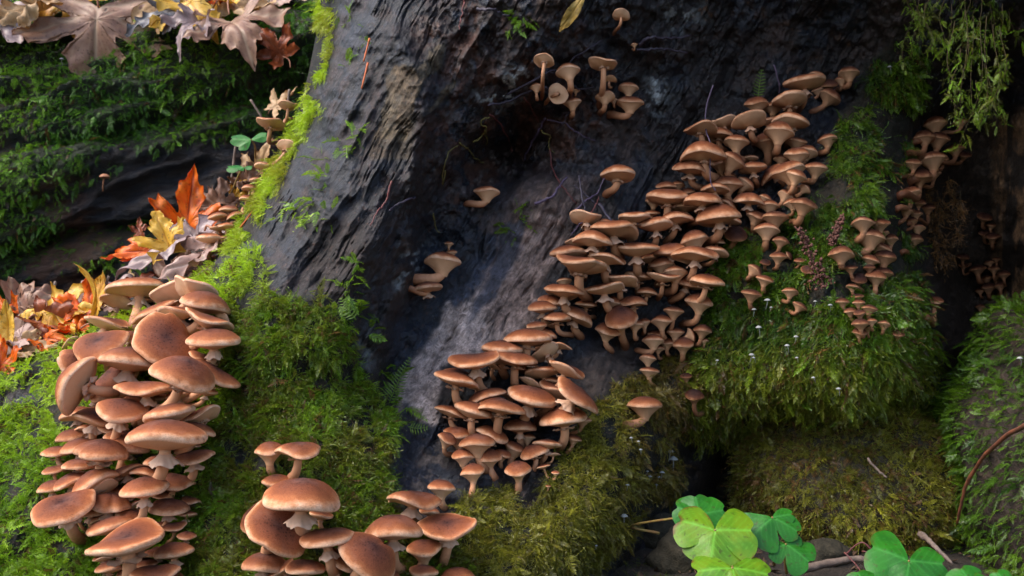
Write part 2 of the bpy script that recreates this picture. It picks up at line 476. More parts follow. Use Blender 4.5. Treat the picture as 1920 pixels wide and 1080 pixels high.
    C *= (0.75 + 0.5 * n3)[..., None] * np.maximum(.30 - .08 * butt, 1.0 * np.maximum(np.maximum(bare * 1.1, up * .7), np.maximum(crm * .45, mould)))[..., None]
    return C, Rg
TC, TR = tree_colours()

mat_tree, nt, b = new_mat('old_tree_wood')
oc = objco(nt)
gr = objco(nt, (1, 1, .10), (0, R_(-30), 0))
nA = noise(nt, gr, 480, 6, .7, .25); nB = noise(nt, oc, 650, 4, .6); nC = noise(nt, oc, 90, 5, .6)
c0 = attr(nt, 'col', out='Color')
mr = N(nt, 'ShaderNodeMapRange'); mr.inputs[1].default_value = .3; mr.inputs[2].default_value = .7; mr.inputs[3].default_value = .35; mr.inputs[4].default_value = 1.75
nt.links.new(nA, mr.inputs[0])
mul = N(nt, 'ShaderNodeVectorMath', operation='SCALE'); nt.links.new(c0, mul.inputs[0]); nt.links.new(mr.outputs[0], mul.inputs['Scale'])
mr2 = N(nt, 'ShaderNodeMapRange'); mr2.inputs[1].default_value = .32; mr2.inputs[2].default_value = .68; mr2.inputs[3].default_value = .45; mr2.inputs[4].default_value = 1.6; nt.links.new(nC, mr2.inputs[0])
mu2 = N(nt, 'ShaderNodeVectorMath', operation='SCALE'); nt.links.new(mul.outputs[0], mu2.inputs[0]); nt.links.new(mr2.outputs[0], mu2.inputs['Scale'])
f1 = ramp(nt, [(.60, (0, 0, 0)), (.66, (.6, .6, .6))]); nt.links.new(noise(nt, oc, 230, 4, .65), f1.inputs[0])
f2 = ramp(nt, [(.66, (0, 0, 0)), (.70, (.7, .7, .7))]); nt.links.new(noise(nt, oc, 310, 4, .6), f2.inputs[0])
cw = mixc(nt, f1.outputs[0], mu2.outputs[0], (.075, .036, .024))      # crumbs of rusty rot
cw = mixc(nt, f2.outputs[0], cw, (.13, .13, .14))                      # pale lichen flecks
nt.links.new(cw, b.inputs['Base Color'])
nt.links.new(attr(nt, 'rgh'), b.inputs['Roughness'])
b.inputs['Specular IOR Level'].default_value = .42
n1_ = bump(nt, nA, .9, .0022); n2_ = bump(nt, nC, .6, .009, n1_); n3_ = bump(nt, nB, .5, .0015, n2_)
nt.links.new(n3_, b.inputs['Normal'])

# back of the tree: wrap away behind the left outline
nb = 7
wrapc = []
for k in range(nb, 0, -1):
    uk = uL + 7.0 * k ** 1.3; dk = DD[:, 0] + 0.035 * k ** 1.35
    wrapc.append(P(uk, vv, dk))
WR = np.stack(wrapc, 1)
ALL = np.concatenate([WR, PT], 1)
colA = np.concatenate([np.repeat(TC[:, :1], nb, 1), TC], 1); rA = np.concatenate([np.repeat(TR[:, :1], nb, 1), TR], 1)
tree = thing('old_tree', 'massive old tree base with dark wet bark, flaring roots and a hollow', 'tree', (0.05, 1.15, 0.0))
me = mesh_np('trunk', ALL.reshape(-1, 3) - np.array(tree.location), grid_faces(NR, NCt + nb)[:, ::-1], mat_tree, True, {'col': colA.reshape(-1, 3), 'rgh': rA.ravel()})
trunk = link('trunk', me, tree)

# ================================================================== GROUND
gx = np.unique(np.concatenate([np.linspace(-1.6, 1.6, 170), np.sign(np.linspace(-1, 1, 41)) * np.abs(np.linspace(-1, 1, 41)) ** 3 * 60]))
gy = np.unique(np.concatenate([np.linspace(0.3, 2.6, 130), np.linspace(-40, 0.2, 18), 2.7 + np.linspace(0, 1, 22) ** 3 * 80]))
BANK = np.array([tuple(P(*q)) for q in ((-300,790,1.2),(0,690,1.2),(110,662,1.22),(200,622,1.24),(270,580,1.26),(330,545,1.28),(375,490,1.3))])
def ground_z(x, y):
    z = 0.012 * (fbm(x * 9, y * 9, 201, 4) - .5) * 2 + .012 + .10 * np.clip(y - 1.0, 0, .6)
    px, py, pz = BANK.T
    d2 = (x[..., None] - px) ** 2 + (y[..., None] - py) ** 2
    w = 1 / (d2 + .0006) ** 2
    zb = (w * pz).sum(-1) / w.sum(-1)
    near = np.exp(-(np.maximum(0, np.sqrt(d2.min(-1)) - .05) / .14) ** 2)
    return z + np.maximum(0, zb - .012) * near
GX, GY = np.meshgrid(gx, gy)
GZ = ground_z(GX, GY)
mat_soil, nt, b = new_mat('forest_soil')
oc = objco(nt); n1 = noise(nt, oc, 60, 6, .65); n2 = noise(nt, oc, 400, 4, .6)
r = ramp(nt, [(.3, (.010, .008, .006)), (.55, (.030, .020, .013)), (.75, (.075, .045, .026))]); nt.links.new(n1, r.inputs[0])
nt.links.new(r.outputs[0], b.inputs['Base Color']); b.inputs['Roughness'].default_value = .9
nt.links.new(bump(nt, n2, .6, .004, bump(nt, n1, .8, .015)), b.inputs['Normal'])
g = link('ground', mesh_np('ground', np.stack([GX, GY, GZ], -1).reshape(-1, 3), grid_faces(len(gy), len(gx)), mat_soil))
tag(g, kind='structure')

# ================================================================== FALLEN LOG behind
LC0 = P(np.array(-700.), np.array(400.), np.array(2.0)); LC1 = P(np.array(1500.), np.array(250.), np.array(2.15))
NL, NA = 460, 300
la = np.linspace(0, 1, NL)[:, None]; th = np.linspace(R_(-80), R_(120), NA)[None, :]   # 0 faces the camera, 90 is up
LEN = np.linalg.norm(LC1 - LC0)
sx = la * LEN; ax_ = unit(LC1 - LC0)
arc = th * .42
fx = sx + 0 * arc; fy = arc - .20 * sx            # furrows climb along the log
wob = .10 * (fbm(fx * 3, fy * 3, 301) - .5)
fur = ridged(fx * 1.5, (fy + wob) * 9, 311, 4)
lrad = .405 + .055 * (fur - .62) + .035 * (fbm(fx * 5, fy * 8, 321, 4) - .5) + .020 * (fbm(fx * 26, fy * 60, 322, 4) - .5) + .048 * (ridged(fx * 5, (fy + wob) * 30, 323, 4) - .6)
for k, (o, dep) in enumerate(((-.40, .05), (-.22, .045), (.0, .05), (.16, .04), (.34, .045))):
    lrad = lrad - dep * np.exp(-((fy - .02 - o - wob * .9) / .014) ** 2) * sstep(.35, .5, fbm(fx * 2, fx * 0 + k, 330 + k) + .1)
vperp1 = unit(np.cross(ax_, np.array([0, 0, 1.0]))) ; vperp1 = vperp1 if vperp1[1] < 0 else -vperp1
vperp2 = np.cross(ax_, vperp1); vperp2 = vperp2 if vperp2[2] > 0 else -vperp2
LP = LC0 + sx[..., None] * ax_ + lrad[..., None] * (np.cos(th)[..., None] * vperp1 + np.sin(th)[..., None] * vperp2)
LN = grid_normals(LP); fl = (LN * (np.cos(th)[..., None] * vperp1 + np.sin(th)[..., None] * vperp2)).sum(-1) < 0; LN[fl] *= -1
n1 = fbm(fx * 6, fy * 14, 341, 4); n2 = fbm(fx * 40, fy * 90, 342, 3)
LCc = np.zeros(lrad.shape + (3,)) + np.array((.034, .027, .027))
def lay2(C, col, m): return C * (1 - m[..., None]) + np.asarray(col) * m[..., None]
LCc = lay2(LCc, (.13, .062, .042), sstep(.5, .62, n1) * .8)
LCc = lay2(LCc, (.016, .020, .030), sstep(.5, .6, n2) * .7)
LCc = lay2(LCc, (.075, .078, .10), sstep(.55, .7, n2) * sstep(R_(40), R_(60), th) * .8)
lmoss = sstep(.37, .49, fbm(fx * 3.6, fy * 7, 351, 5) + .16 * sstep(-.10, .12, arc) - .17 * sstep(-.02, -.18, arc) - .5 * sstep(.22, .34, arc) * sstep(LEN * .43, LEN * .47, sx)) * sstep(.46, .56, fur + .03)
lmoss = np.maximum(lmoss, .55 * sstep(.66, .74, fur) * sstep(.42, .54, fbm(fx * 5, fy * 9, 352, 3)) * sstep(-.30, -.12, arc))
LCc = lay2(LCc, (.016, .028, .007), lmoss * .8)
mat_log, nt, b = new_mat('log_bark')
oc = objco(nt, (.35, 1, 1)); nA = noise(nt, oc, 120, 6, .7, .5); nB = noise(nt, oc, 500, 4, .6)
mr = N(nt, 'ShaderNodeMapRange'); mr.inputs[3].default_value = .35; mr.inputs[4].default_value = 1.7; nt.links.new(nA, mr.inputs[0])
mul = N(nt, 'ShaderNodeVectorMath', operation='SCALE'); nt.links.new(attr(nt, 'col', out='Color'), mul.inputs[0]); nt.links.new(mr.outputs[0], mul.inputs['Scale'])
nt.links.new(mul.outputs[0], b.inputs['Base Color']); nt.links.new(attr(nt, 'rgh'), b.inputs['Roughness']); b.inputs['Specular IOR Level'].default_value = .35
nt.links.new(bump(nt, nB, .6, .004, bump(nt, nA, .9, .02)), b.inputs['Normal'])
log = link('fallen_log', mesh_np('fallen_log', LP.reshape(-1, 3), grid_faces(NL, NA), mat_log, True, {'col': LCc.reshape(-1, 3), 'rgh': np.full(lrad.size, .45)}))
tag(log, 'huge dark fallen log with furrowed bark under a pile of maple leaves', 'log')

# ================================================================== MOSSY STONE, RIGHT BUTTRESS
def lump(center, radii, n=(60, 90), amp=.18, seed=0, freq=2.2, zmin=-.6):
    a = np.linspace(-1.2, math.pi / 2, n[0])[:, None]; t = np.linspace(0, 2 * np.pi, n[1], endpoint=False)[None]
    x = np.cos(a) * np.cos(t); y = np.cos(a) * np.sin(t); z = np.sin(a) + 0 * t
    r = 1 + amp * ((fbm((x + z) * freq + 7, (y - z) * freq + 3, seed, 4) - .5) * 2 + .5 * (fbm((x - z) * freq * 3 + 9, (y + z) * freq * 3, seed + 5, 3) - .5))
    V = np.stack([x * radii[0] * r, y * radii[1] * r, z * radii[2] * r], -1) + np.asarray(center)
    return V
def lump_obj(name, V, mat, col=None):
    me = mesh_np(name, V.reshape(-1, 3), grid_faces(V.shape[0], V.shape[1], True), mat)
    return link(name, me)
mat_rock = simple_mat('mossy_stone', (.045, .036, .022), (.014, .013, .008), .9, 60, .8, .01)
STONE = lump(P(1600., 925., 1.22), (.138, .13, .105), amp=.16, seed=401)
st = lump_obj('stone', STONE, mat_rock); tag(st, 'big rounded stone under olive moss on the ground before the hollow', 'stone')
mat_darkwood = simple_mat('dark_rotten_wood', (.050, .032, .022), (.008, .007, .006), .8, 90, .9, .01)
BUTT = lump(P(2085., 985., 1.10), (.170, .26, .26), n=(70, 100), amp=.14, seed=421)
bt = lump_obj('root_buttress', BUTT, mat_darkwood); tag(bt, 'low root buttress covered in feathery green moss beside the dark hollow', 'root')
for i, (u_, v_, dd_, r_) in enumerate(((1392, 880, 1.36, .034), (1425, 945, 1.28, .022), (1255, 1010, 1.13, .030), (1085, 1062, .97, .020), (1545, 1035, 1.06, .020), (1300, 1050, 1.05, .035))):
    c = P(np.array(float(u_)), np.array(float(v_)), np.array(dd_))
    V = lump((0, 0, 0), (r_ * 1.3, r_, r_ * .85), n=(18, 26), amp=.3, seed=440 + i, freq=1.7)
    o = lump_obj('small_stone', V, mat_rock); o.location = (c[0], c[1], float(ground_z(np.array([c[0]]), np.array([c[1]]))[0]) + r_ * .25)
    tag(o, ['dark upright stone deep under the moss overhang', 'flat dark chip of stone before the hollow', 'dark wet stone beside the coiled sorrel stalk', 'small stone at the edge of the root moss', 'pale brown stone beside the grey stick', 'brown stone under the yellow-green sorrel leaf'][i], 'stone')
# ================================================================== MUSHROOMS
mat_cap, nt, b = new_mat('mushroom_cap')
rad_ = attr(nt, 'rad'); tone = attr(nt, 'tone')
oc = objco(nt)
nf = noise(nt, oc, 1300, 3, .6); nm = noise(nt, oc, 130, 3, .5)
ad = N(nt, 'ShaderNodeMath', operation='MULTIPLY_ADD'); ad.inputs[1].default_value = .22; nt.links.new(nm, ad.inputs[0])
sb = N(nt, 'ShaderNodeMath', operation='SUBTRACT'); nt.links.new(rad_, sb.inputs[0]); sb.inputs[1].default_value = .11; nt.links.new(sb.outputs[0], ad.inputs[2])
r1 = ramp(nt, [(0, (.042, .018, .016)), (.16, (.082, .030, .021)), (.45, (.150, .047, .024)), (.70, (.225, .068, .028)), (.82, (.35, .118, .045)), (.89, (.58, .27, .135)), (.96, (.77, .48, .31))])
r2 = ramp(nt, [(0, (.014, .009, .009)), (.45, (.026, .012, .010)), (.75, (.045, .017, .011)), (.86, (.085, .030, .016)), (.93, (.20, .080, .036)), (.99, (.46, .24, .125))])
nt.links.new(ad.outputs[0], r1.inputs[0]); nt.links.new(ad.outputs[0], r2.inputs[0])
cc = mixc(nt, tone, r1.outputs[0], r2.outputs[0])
sp = ramp(nt, [(.34, (.74, .70, .70)), (.5, (1, 1, 1)), (.70, (1.22, 1.2, 1.22))]); nt.links.new(nf, sp.inputs[0])
cc = mixc(nt, 1.0, cc, sp.outputs[0], 'MULTIPLY')
vo = N(nt, 'ShaderNodeTexVoronoi'); vo.inputs['Scale'].default_value = 330; nt.links.new(oc, vo.inputs['Vector'])
vr = ramp(nt, [(.22, (1, 1, 1)), (.36, (0, 0, 0))]); nt.links.new(vo.outputs['Distance'], vr.inputs[0])
inv = ramp(nt, [(.25, (.75, .75, .75)), (.8, (0, 0, 0))]); nt.links.new(rad_, inv.inputs[0])
cc = mixc(nt, mixc(nt, 1.0, vr.outputs[0], inv.outputs[0], 'MULTIPLY'), cc, mixc(nt, 1.0, cc, (.35, .30, .32), 'MULTIPLY'))      # small dark scales towards the middle
bl = ramp(nt, [(.52, (0, 0, 0)), (.72, (.28, .28, .28))]); nt.links.new(noise(nt, oc, 55, 4, .6), bl.inputs[0])
cc = mixc(nt, bl.outputs[0], cc, mixc(nt, tone, (.30, .15, .115), (.10, .055, .048)))                                                                                # pale bloom of spores
dk = ramp(nt, [(.60, (0, 0, 0)), (.72, (.6, .6, .6))]); nt.links.new(noise(nt, oc, 95, 5, .7), dk.inputs[0])
cc = mixc(nt, dk.outputs[0], cc, (.07, .028, .018))                                                                              # bruises
nt.links.new(cc, b.inputs['Base Color'])
b.inputs['Roughness'].default_value = .6; b.inputs['Specular IOR Level'].default_value = .09
nt.links.new(bump(nt, nf, .45, .0009), b.inputs['Normal'])

def pale_mat(name, a, bcol, att='t', rough=.6, streak=0):
    m, nt, b = new_mat(name)
    oc = objco(nt); n = noise(nt, oc, 300, 4, .6)
    t = attr(nt, att)
    r = ramp(nt, [(0, a), (.45, tuple(.5 * (x + y) for x, y in zip(a, bcol))), (.8, bcol)])
    ad = N(nt, 'ShaderNodeMath', operation='MULTIPLY_ADD'); ad.inputs[1].default_value = .5; nt.links.new(n, ad.inputs[0])
    s = N(nt, 'ShaderNodeMath', operation='SUBTRACT'); nt.links.new(t, s.inputs[0]); s.inputs[1].default_value = .25; nt.links.new(s.outputs[0], ad.inputs[2])
    nt.links.new(ad.outputs[0], r.inputs[0])
    tn = attr(nt, 'tone')
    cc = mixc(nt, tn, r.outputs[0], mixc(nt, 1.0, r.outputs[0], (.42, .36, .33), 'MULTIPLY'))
    nt.links.new(cc, b.inputs['Base Color'])
    b.inputs['Roughness'].default_value = rough; b.inputs['Specular IOR Level'].default_value = .3
    nt.links.new(bump(nt, n, .35, .001), b.inputs['Normal'])
    return m
mat_gill = pale_mat('mushroom_gills', (.60, .29, .13), (.76, .47, .28))
mat_stem = pale_mat('mushroom_stem', (.16, .050, .020), (.56, .275, .145))
mat_ring = pale_mat('mushroom_ring', (.40, .22, .13), (.55, .35, .24))

def frame_from_axis(a, spin):
    a = unit(a); ref = np.array([0, 1.0, 0]) if abs(a[1]) < .9 else np.array([1.0, 0, 0])
    x = unit(np.cross(ref, a)); y = np.cross(a, x)
    c, s = math.cos(spin), math.sin(spin)
    return c * x + s * y, -s * x + c * y, a

FORM = {  # dome height, underside depth, stem radius, stem length, margin thickness, underside curve - all against the cap's radius or diameter
 'f': dict(h=.23, pw=3.0, under=.24, sr=.165, sl=.95, mt=.10, uc=1.0, ring=True),
 'c': dict(h=.42, pw=2.8, under=.20, sr=.180, sl=.95, mt=.14, uc=1.2, ring=True),
 'd': dict(h=.20, pw=3.2, under=.20, sr=.165, sl=.80, mt=.12, uc=1.0, ring=True),
 'b': dict(h=.52, pw=2.6, under=.80, sr=.24, sl=1.20, mt=.14, uc=.62, ring=False),
}
def build_mushroom(root_loc, Pc, axis, base, nrm, diam, form, tone, seed, small=False, wav=1.0, ringed=None):
    rr = random.Random(seed); f = FORM[form]; R = diam / 2
    X, Y, Z = frame_from_axis(axis, rr.uniform(0, 6.28))
    nth = 24 if small else 44
    t = np.linspace(0, 2 * np.pi, nth, endpoint=False)
    p1, p2, p3 = (rr.uniform(0, 6.28) for _ in range(3))
    k = wav * (1.9 if form in 'fd' else 1.1)
    rim = 1 + k * (.035 * np.sin(2 * t + p1) + .022 * np.sin(3 * t + p2) + .012 * np.sin(7 * t + p3))
    if form in 'fdc' and rr.random() < .35:      # a nick in the margin
        rim -= rr.uniform(.06, .24) * np.exp(-((np.angle(np.exp(1j * (t - p3)))) / rr.uniform(.09, .22)) ** 2)
    wz = k * (.055 * np.sin(2 * t + p2) + .03 * np.sin(3 * t + p1))
    h = f['h'] * rr.uniform(.7, 1.25); pw = f['pw']
    um = rr.uniform(0, .07) if form != 'd' else -rr.uniform(.02, .08)
    up = rr.uniform(-.12, .13) if form in 'fdc' else rr.uniform(-.06, .06); sk = rr.uniform(0, .11)
    def off(r, tt_): return up * r ** 4 + sk * np.cos(tt_ - p1) * r ** 2
    # profile of the top: radius, height, rad attribute
    rs = np.array([0, .10, .22, .36, .52, .68, .82, .92, .975])
    prof = [(r, h * (1 - r ** pw) + um * math.exp(-(r / .22) ** 2), r) for r in rs]
    mt = f['mt']
    prof += [(1.0, -mt * .22, 1.0), (1.008, -mt * .55, 1.03), (.995, -mt * .9, 1.07), (.965, -mt * 1.15, 1.1), (.90, -mt * 1.1, 1.1)]
    V = []; A = []
    for r, z, at in prof:
        w = r ** 1.5
        V.append((R * r * rim)[:, None] * (np.cos(t)[:, None] * X + np.sin(t)[:, None] * Y) + (R * (z + w * wz + off(r, t)))[:, None] * Z)
        A.append(np.full(nth, at / 1.1))
    V = np.array(V); A = np.array(A)
    org = Pc - root_loc
    capm = mesh_np('cap', V.reshape(-1, 3) + org, grid_faces(len(prof), nth, True), mat_cap, True, {'rad': A.ravel(), 'tone': np.full(A.size, tone)})
    # gills / flaring underside
    ng = 36 if small else 108
    tg = np.linspace(0, 2 * np.pi, ng, endpoint=False)
    rimg = np.interp(tg, np.append(t, 2 * np.pi), np.append(rim, rim[0])); wzg = np.interp(tg, np.append(t, 2 * np.pi), np.append(wz, wz[0]))
    sr = f['sr'] * rr.uniform(.9, 1.15)
    G = []; GA = []
    q = np.linspace(0, 1, 8)
    zig = np.where(np.arange(ng) % 2 == 0, 1.0, -1.0) * (.017 if not small else 0) * (1.0 if form != 'b' else .35)
    for x in q:
        r = .955 + (sr * 1.08 - .955) * x
        z = -mt * .95 - (f['under'] * (x ** f['uc'] if f['uc'] >= 1 else x ** 1.0 * (1.25 - .25 * x)))
        if form == 'b': r = sr * 1.05 + (.955 - sr * 1.05) * (1 - x) ** 1.7; z = -mt * .95 - f['under'] * x
        w = max(r, 0) ** 1.5
        G.append((R * r * rimg)[:, None] * (np.cos(tg)[:, None] * X + np.sin(tg)[:, None] * Y) + (R * (z + w * wzg + off(max(r, 0), tg) + zig * (0.25 + .75 * math.sin(math.pi * min(1, x * 1.2)) )))[:, None] * Z)
        GA.append(np.full(ng, .35 + .65 * (1 - x)))
    G = np.array(G); GA = np.array(GA)
    gm = mesh_np('gills', G.reshape(-1, 3) + org, grid_faces(len(q), ng, True), mat_gill, not (form != 'b' and not small) or True, {'t': GA.ravel(), 'tone': np.full(GA.size, tone)})
    # stem: a bent tapering tube from the wood to the cap
    top = Pc - Z * R * (mt + f['under'] * .55)
    L = np.linalg.norm(top - base)
    c1 = base + nrm * L * .45; c2 = top - Z * L * .50
    s = np.linspace(0, 1, 10 if small else 16)[:, None]
    path = (1 - s) ** 3 * base + 3 * (1 - s) ** 2 * s * c1 + 3 * (1 - s) * s ** 2 * c2 + s ** 3 * top
    ss = s[:, 0]
    rad = R * sr * (1.28 - .36 * ss + .14 * np.sin(3 * ss + p1) * .5)
    rad = np.maximum(rad, .0006)
    sv, sf = tube(path - root_loc, rad, 8 if small else 14)
    sd = 8 if small else 14
    ta = np.concatenate([np.repeat(np.clip(ss * 1.15, 0, 1), sd), [0, 1]])
    sm = mesh_np('stem', sv, sf, mat_stem, True, {'t': ta, 'tone': np.full(len(ta), tone)})
    ringm = None
    if (f['ring'] if ringed is None else ringed) and not small:
        zr = top - Z * R * (.16 + .10 * rr.random())
        nr = 40; tr = np.linspace(0, 2 * np.pi, nr, endpoint=False)
        rag = 1 + .10 * np.sin(3 * tr + p1) + .08 * np.sin(11 * tr + p2) + .05 * np.sin(17 * tr)
        fl = rr.uniform(.30, .44)
        prr = [(sr * 1.0, .05, 0), (sr * 1.25, -.02, 0), (.5 * (sr + fl), -.10, .5), (fl, -.20, 1), (fl * 1.02, -.235, 1)]
        if rr.random() < .4: prr = [(sr * 1.0, .02, 0), (sr * 1.4, -.03, 0), (.6 * fl, -.04, .4), (fl * .95, -.02, .8), (fl * 1.08, .01, 1)]
        Q = []
        for r, z, g_ in prr:
            Q.append((R * r * (1 + (rag - 1) * g_))[:, None] * (np.cos(tr)[:, None] * X + np.sin(tr)[:, None] * Y) + (R * (z - g_ * .05 * np.sin(5 * tr + p3)))[:, None] * Z)
        Q = np.array(Q)
        ringm = mesh_np('ring', Q.reshape(-1, 3) + zr - root_loc, grid_faces(len(prr), nr, True), mat_ring, True, {'t': np.linspace(.3, 1, len(prr)).repeat(nr), 'tone': np.full(Q.shape[0] * nr, tone)})
    return capm, gm, sm, ringm

# ---- where they stand: cap centre and width in pixels of enlarged views (origin, scale), roll (right side down), form, pitch (top towards the viewer), tone
def view(ox, oy, s, rows, cl, tone=0.0):
    out = []
    for r in rows:
        x, y, w = r[:3]; roll = r[3] if len(r) > 3 else 0; form = r[4] if len(r) > 4 else 'c'; pit = r[5] if len(r) > 5 else 0
        ex = r[6] if len(r) > 6 else {}
        e = dict(u=ox + x / s, v=oy + y / s, w=w / s, roll=roll, form=form, pitch=pit, cl=cl, tone=tone)
        ex = dict(ex)
        if 'base' in ex: ex['base'] = (ox + ex['base'][0] / s, oy + ex['base'][1] / s)
        e.update(ex); out.append(e)
    return out

MU = []
MU += view(0, 480, 3.375, [
 (890,180,400,0,'f',-6),(1240,200,280,22,'f',-26),(1122,232,300,-8,'f',-28),(765,285,260,16,'f',-14),(925,265,130,0,'f',-32),(1305,285,290,15,'c'),(975,345,330,-25,'f',0),(1140,345,270,0,'f',0),
 (1330,395,290,20,'f',0),(1415,385,150,40,'f',-12),(675,405,275,8,'f',0),
 (625,540,320,-12,'d',42,{'label':'round disc-like mushroom cap facing out with a dark centre spot, beside the yellow leaves'}),
 (1050,520,390,32,'d',40,{'label':'broad saddle-shaped mushroom cap with dark centre and frilled margin above a stack of caps'}),
 (850,510,160,30,'c',10),(1350,510,330,-5,'c',5,{'label':'wavy-edged mushroom with torn hanging veil against the bright moss'}),
 (455,800,360,-72,'c',0,{'label':'mushroom hanging sideways with its brown cap standing on edge and a white ring'}),
 (820,635,360,5,'c',2),(480,660,210,50,'c',20),(700,770,310,-25,'c',28),(1170,730,380,20,'c',12),(1370,735,290,28,'f',0),(925,820,350,-3,'f',0),
 (770,960,310,10,'c',8),(480,990,200,-15,'c',0),(610,1010,280,12,'f',0),(1070,980,320,-12,'c',0),(1250,1000,270,-20,'f',-8),(450,545,120,-30,'f',0)], 'bank')
MU += view(0, 760, 3.375, [
 (1050,160,460,5,'c',5,{'label':'largest broad domed mushroom midway down the tall bank cluster, ring hanging below'}),(815,230,310,12,'c',5),(640,270,330,5,'c',2),(500,240,230,-10,'c',5),(455,180,210,-10,'c',0),
 (370,280,180,5,'c',0),(500,360,190,5,'c',0),(1250,135,240,12,'c',0),(1220,310,260,-8,'f',0),(790,400,230,-18,'f',0),(935,405,190,-2,'f',0),(1105,465,280,5,'f',0),
 (430,465,210,-15,'c',18),(320,510,175,-10,'c',12),(590,470,290,-25,'c',5),(640,525,210,-30,'f',-8),(915,510,280,2,'c',0),
 (400,620,370,-12,'d',22,{'label':'broad smooth mushroom cap leaning out over the left moss with a frilled ring below'}),
 (700,605,260,8,'c',0),(1070,620,250,5,'c',0),(1205,590,150,8,'f',0),(850,690,210,25,'c',0),(850,630,110,-40,'c',0),(580,655,190,0,'c',0),(685,745,290,-18,'c',5),(1100,755,170,-10,'f',0),
 (795,840,470,-5,'d',12,{'label':'widest flat brown mushroom cap low in the bank cluster with a dark dimple'}),
 (1100,910,230,-8,'c',0),(690,1020,170,0,'c',0),(920,985,170,-8,'f',0),(980,1035,330,-12,'f',-4),(940,1075,200,0,'c',0),(1090,1080,160,0,'c',0),(720,530,150,0,'c',0),(800,1050,110,0,'c',0)], 'bank', .12)
MU += view(420, 760, 3.376, [
 (290,270,185,0,'b',0,{'base':(318,440)}),(470,262,262,2,'f',4,{'base':(435,480)}),(325,462,165,-4,'b',5),
 (495,545,480,0,'c',0,{'label':'tall cone-capped mushroom with a collar-like ring, highest of the bottom group','h':1.35,'base':(520,830)}),
 (185,690,210,-35,'c',28),(335,780,350,32,'d',36,{'label':'smooth kidney-shaped cap tipped towards the viewer below the cone-capped mushroom'}),
 (615,685,150,5,'c',0),(650,815,300,-12,'c',0),(890,825,240,4,'f',-8),(255,970,270,8,'c',8),(355,1035,190,-38,'f',0),(520,1010,240,0,'c',0),(745,970,220,30,'c',0),
 (920,940,350,25,'c',22,{'label':'saddle-bent mushroom cap with two dark specks in the bottom group'}),
 (1205,570,305,6,'f',0,{'label':'flat-topped mushroom with a white saucer ring standing by the blue-black wood','base':(1195,740)}),
 (1378,500,160,0,'b',6,{'base':(1400,660)}),(1070,760,335,2,'c',2,{'base':(1130,1050)}),(1415,755,330,0,'d',18,{'label':'heart-notched broad mushroom cap on a thick stem in the bottom group','base':(1385,1020)}),
 (1300,665,110,0,'c',0),(1265,885,190,0,'b',4),(1265,1035,170,0,'b',4),(1040,1050,160,20,'c',0),(1480,1070,210,0,'c',0),(870,1075,120,0,'c',0)], 'bottom', .2)
MU += view(780, 580, 3, [
 (630,140,250,5,'c',-4),(675,85,95,0,'b'),(735,135,115,15),(813,195,120,10,'f'),(720,235,135,-35,'f',-40,{'label':'tipped mushroom showing its pale gills at the top of the grey wood cluster'}),
 (485,213,190,2),(560,265,230,2,'f'),(330,272,250,-5,'f'),(235,372,235,8,'f'),(850,325,190,20,'f'),(715,340,185,-8,'f'),(655,405,130,25,'f'),(775,390,110,0),
 (920,465,285,42,'f',4,{'label':'long steeply tilted mushroom cap reaching over the green moss'}),(805,455,200,28,'f',-4),(655,475,240,18,'c',4),(485,525,240,12,'f'),(390,475,190,-12,'f'),(535,485,110,20,'f'),
 (205,567,165,12,'f'),(323,560,200,10),(825,595,215,-10),(585,647,165,-5),(435,690,180,30),(235,680,145,0,'b',8),(180,720,110,20,'b'),(345,722,165,0,'b',4),(265,810,110,0,'b'),(407,815,135,0,'b',10),(490,800,90,20,'b'),
 (565,770,130,20,'b'),(665,790,140,-8),(740,745,150,5),(625,710,85,0,'b'),(575,885,140,0,'b',18),(317,900,125,0,'b',0,{'label':'lone small mushroom with a long thin stem hanging below the grey wood cluster','base':(308,1065)}),
 (940,610,85,10,'b',0,{'tone':.6}),(890,715,80,10,'b',0,{'tone':.6,'base':(840,820)}),(770,810,70,0,'f'),(715,880,75,-20,'f',0,{'base':(760,980)}),(785,915,40,0,'b'),(440,310,110,20,'f'),(640,310,90,0,'f'),(340,430,90,0,'f'),(745,990,30,0,'b')], 'wood', .22)
MU += view(960, 360, 3.177, [
 (440,150,175,0,'f',-14),(545,180,130,0,'f'),(725,140,150),(610,205,225,0,'f',-6),(485,270,190,8),(390,295,130,0,'f'),(335,345,185),(415,420,260,10,'f'),(560,380,220,8,'f'),(740,328,225,0,'f'),(830,120,90),(855,185,170),(965,140,180),
 (1030,75,145),(930,15,200,0,'c',-6),(845,45,90,0,'b'),(1140,30,190),(1225,125,230,-8),(1285,60,110,20),(1305,165,110,10),(1335,240,110,0,'b',38,{'tone':.8}),(1080,265,145,-15,'b'),(1220,285,85),
 (815,390,110,-8),(935,335,165,-5),(893,415,125,0,'b'),(970,462,130,0,'b'),(1095,355,215,3,'f'),(1225,350,120,20),(655,515,165,12,'f'),(755,490,135,5),(900,500,155,0,'f'),(1050,525,150,18),(1165,515,170,10),
 (310,575,210,6,'f'),(545,560,190,-3,'f'),(805,585,110,10),(235,640,140,10),(180,680,145),(445,660,115,12),(605,645,100,0,'b'),(725,645,125),(395,725,170,25),(270,735,140),(145,785,100,0,'b'),
 (650,730,165,0,'b',34,{'label':'round smooth mushroom cap facing out like a ball under the dense middle cluster'}),(575,810,130,10,'b',10),(735,775,90,0,'b'),(785,770,70,0,'b'),(310,520,75,0,'b'),(530,330,60,0,'b')], 'middle', .35)
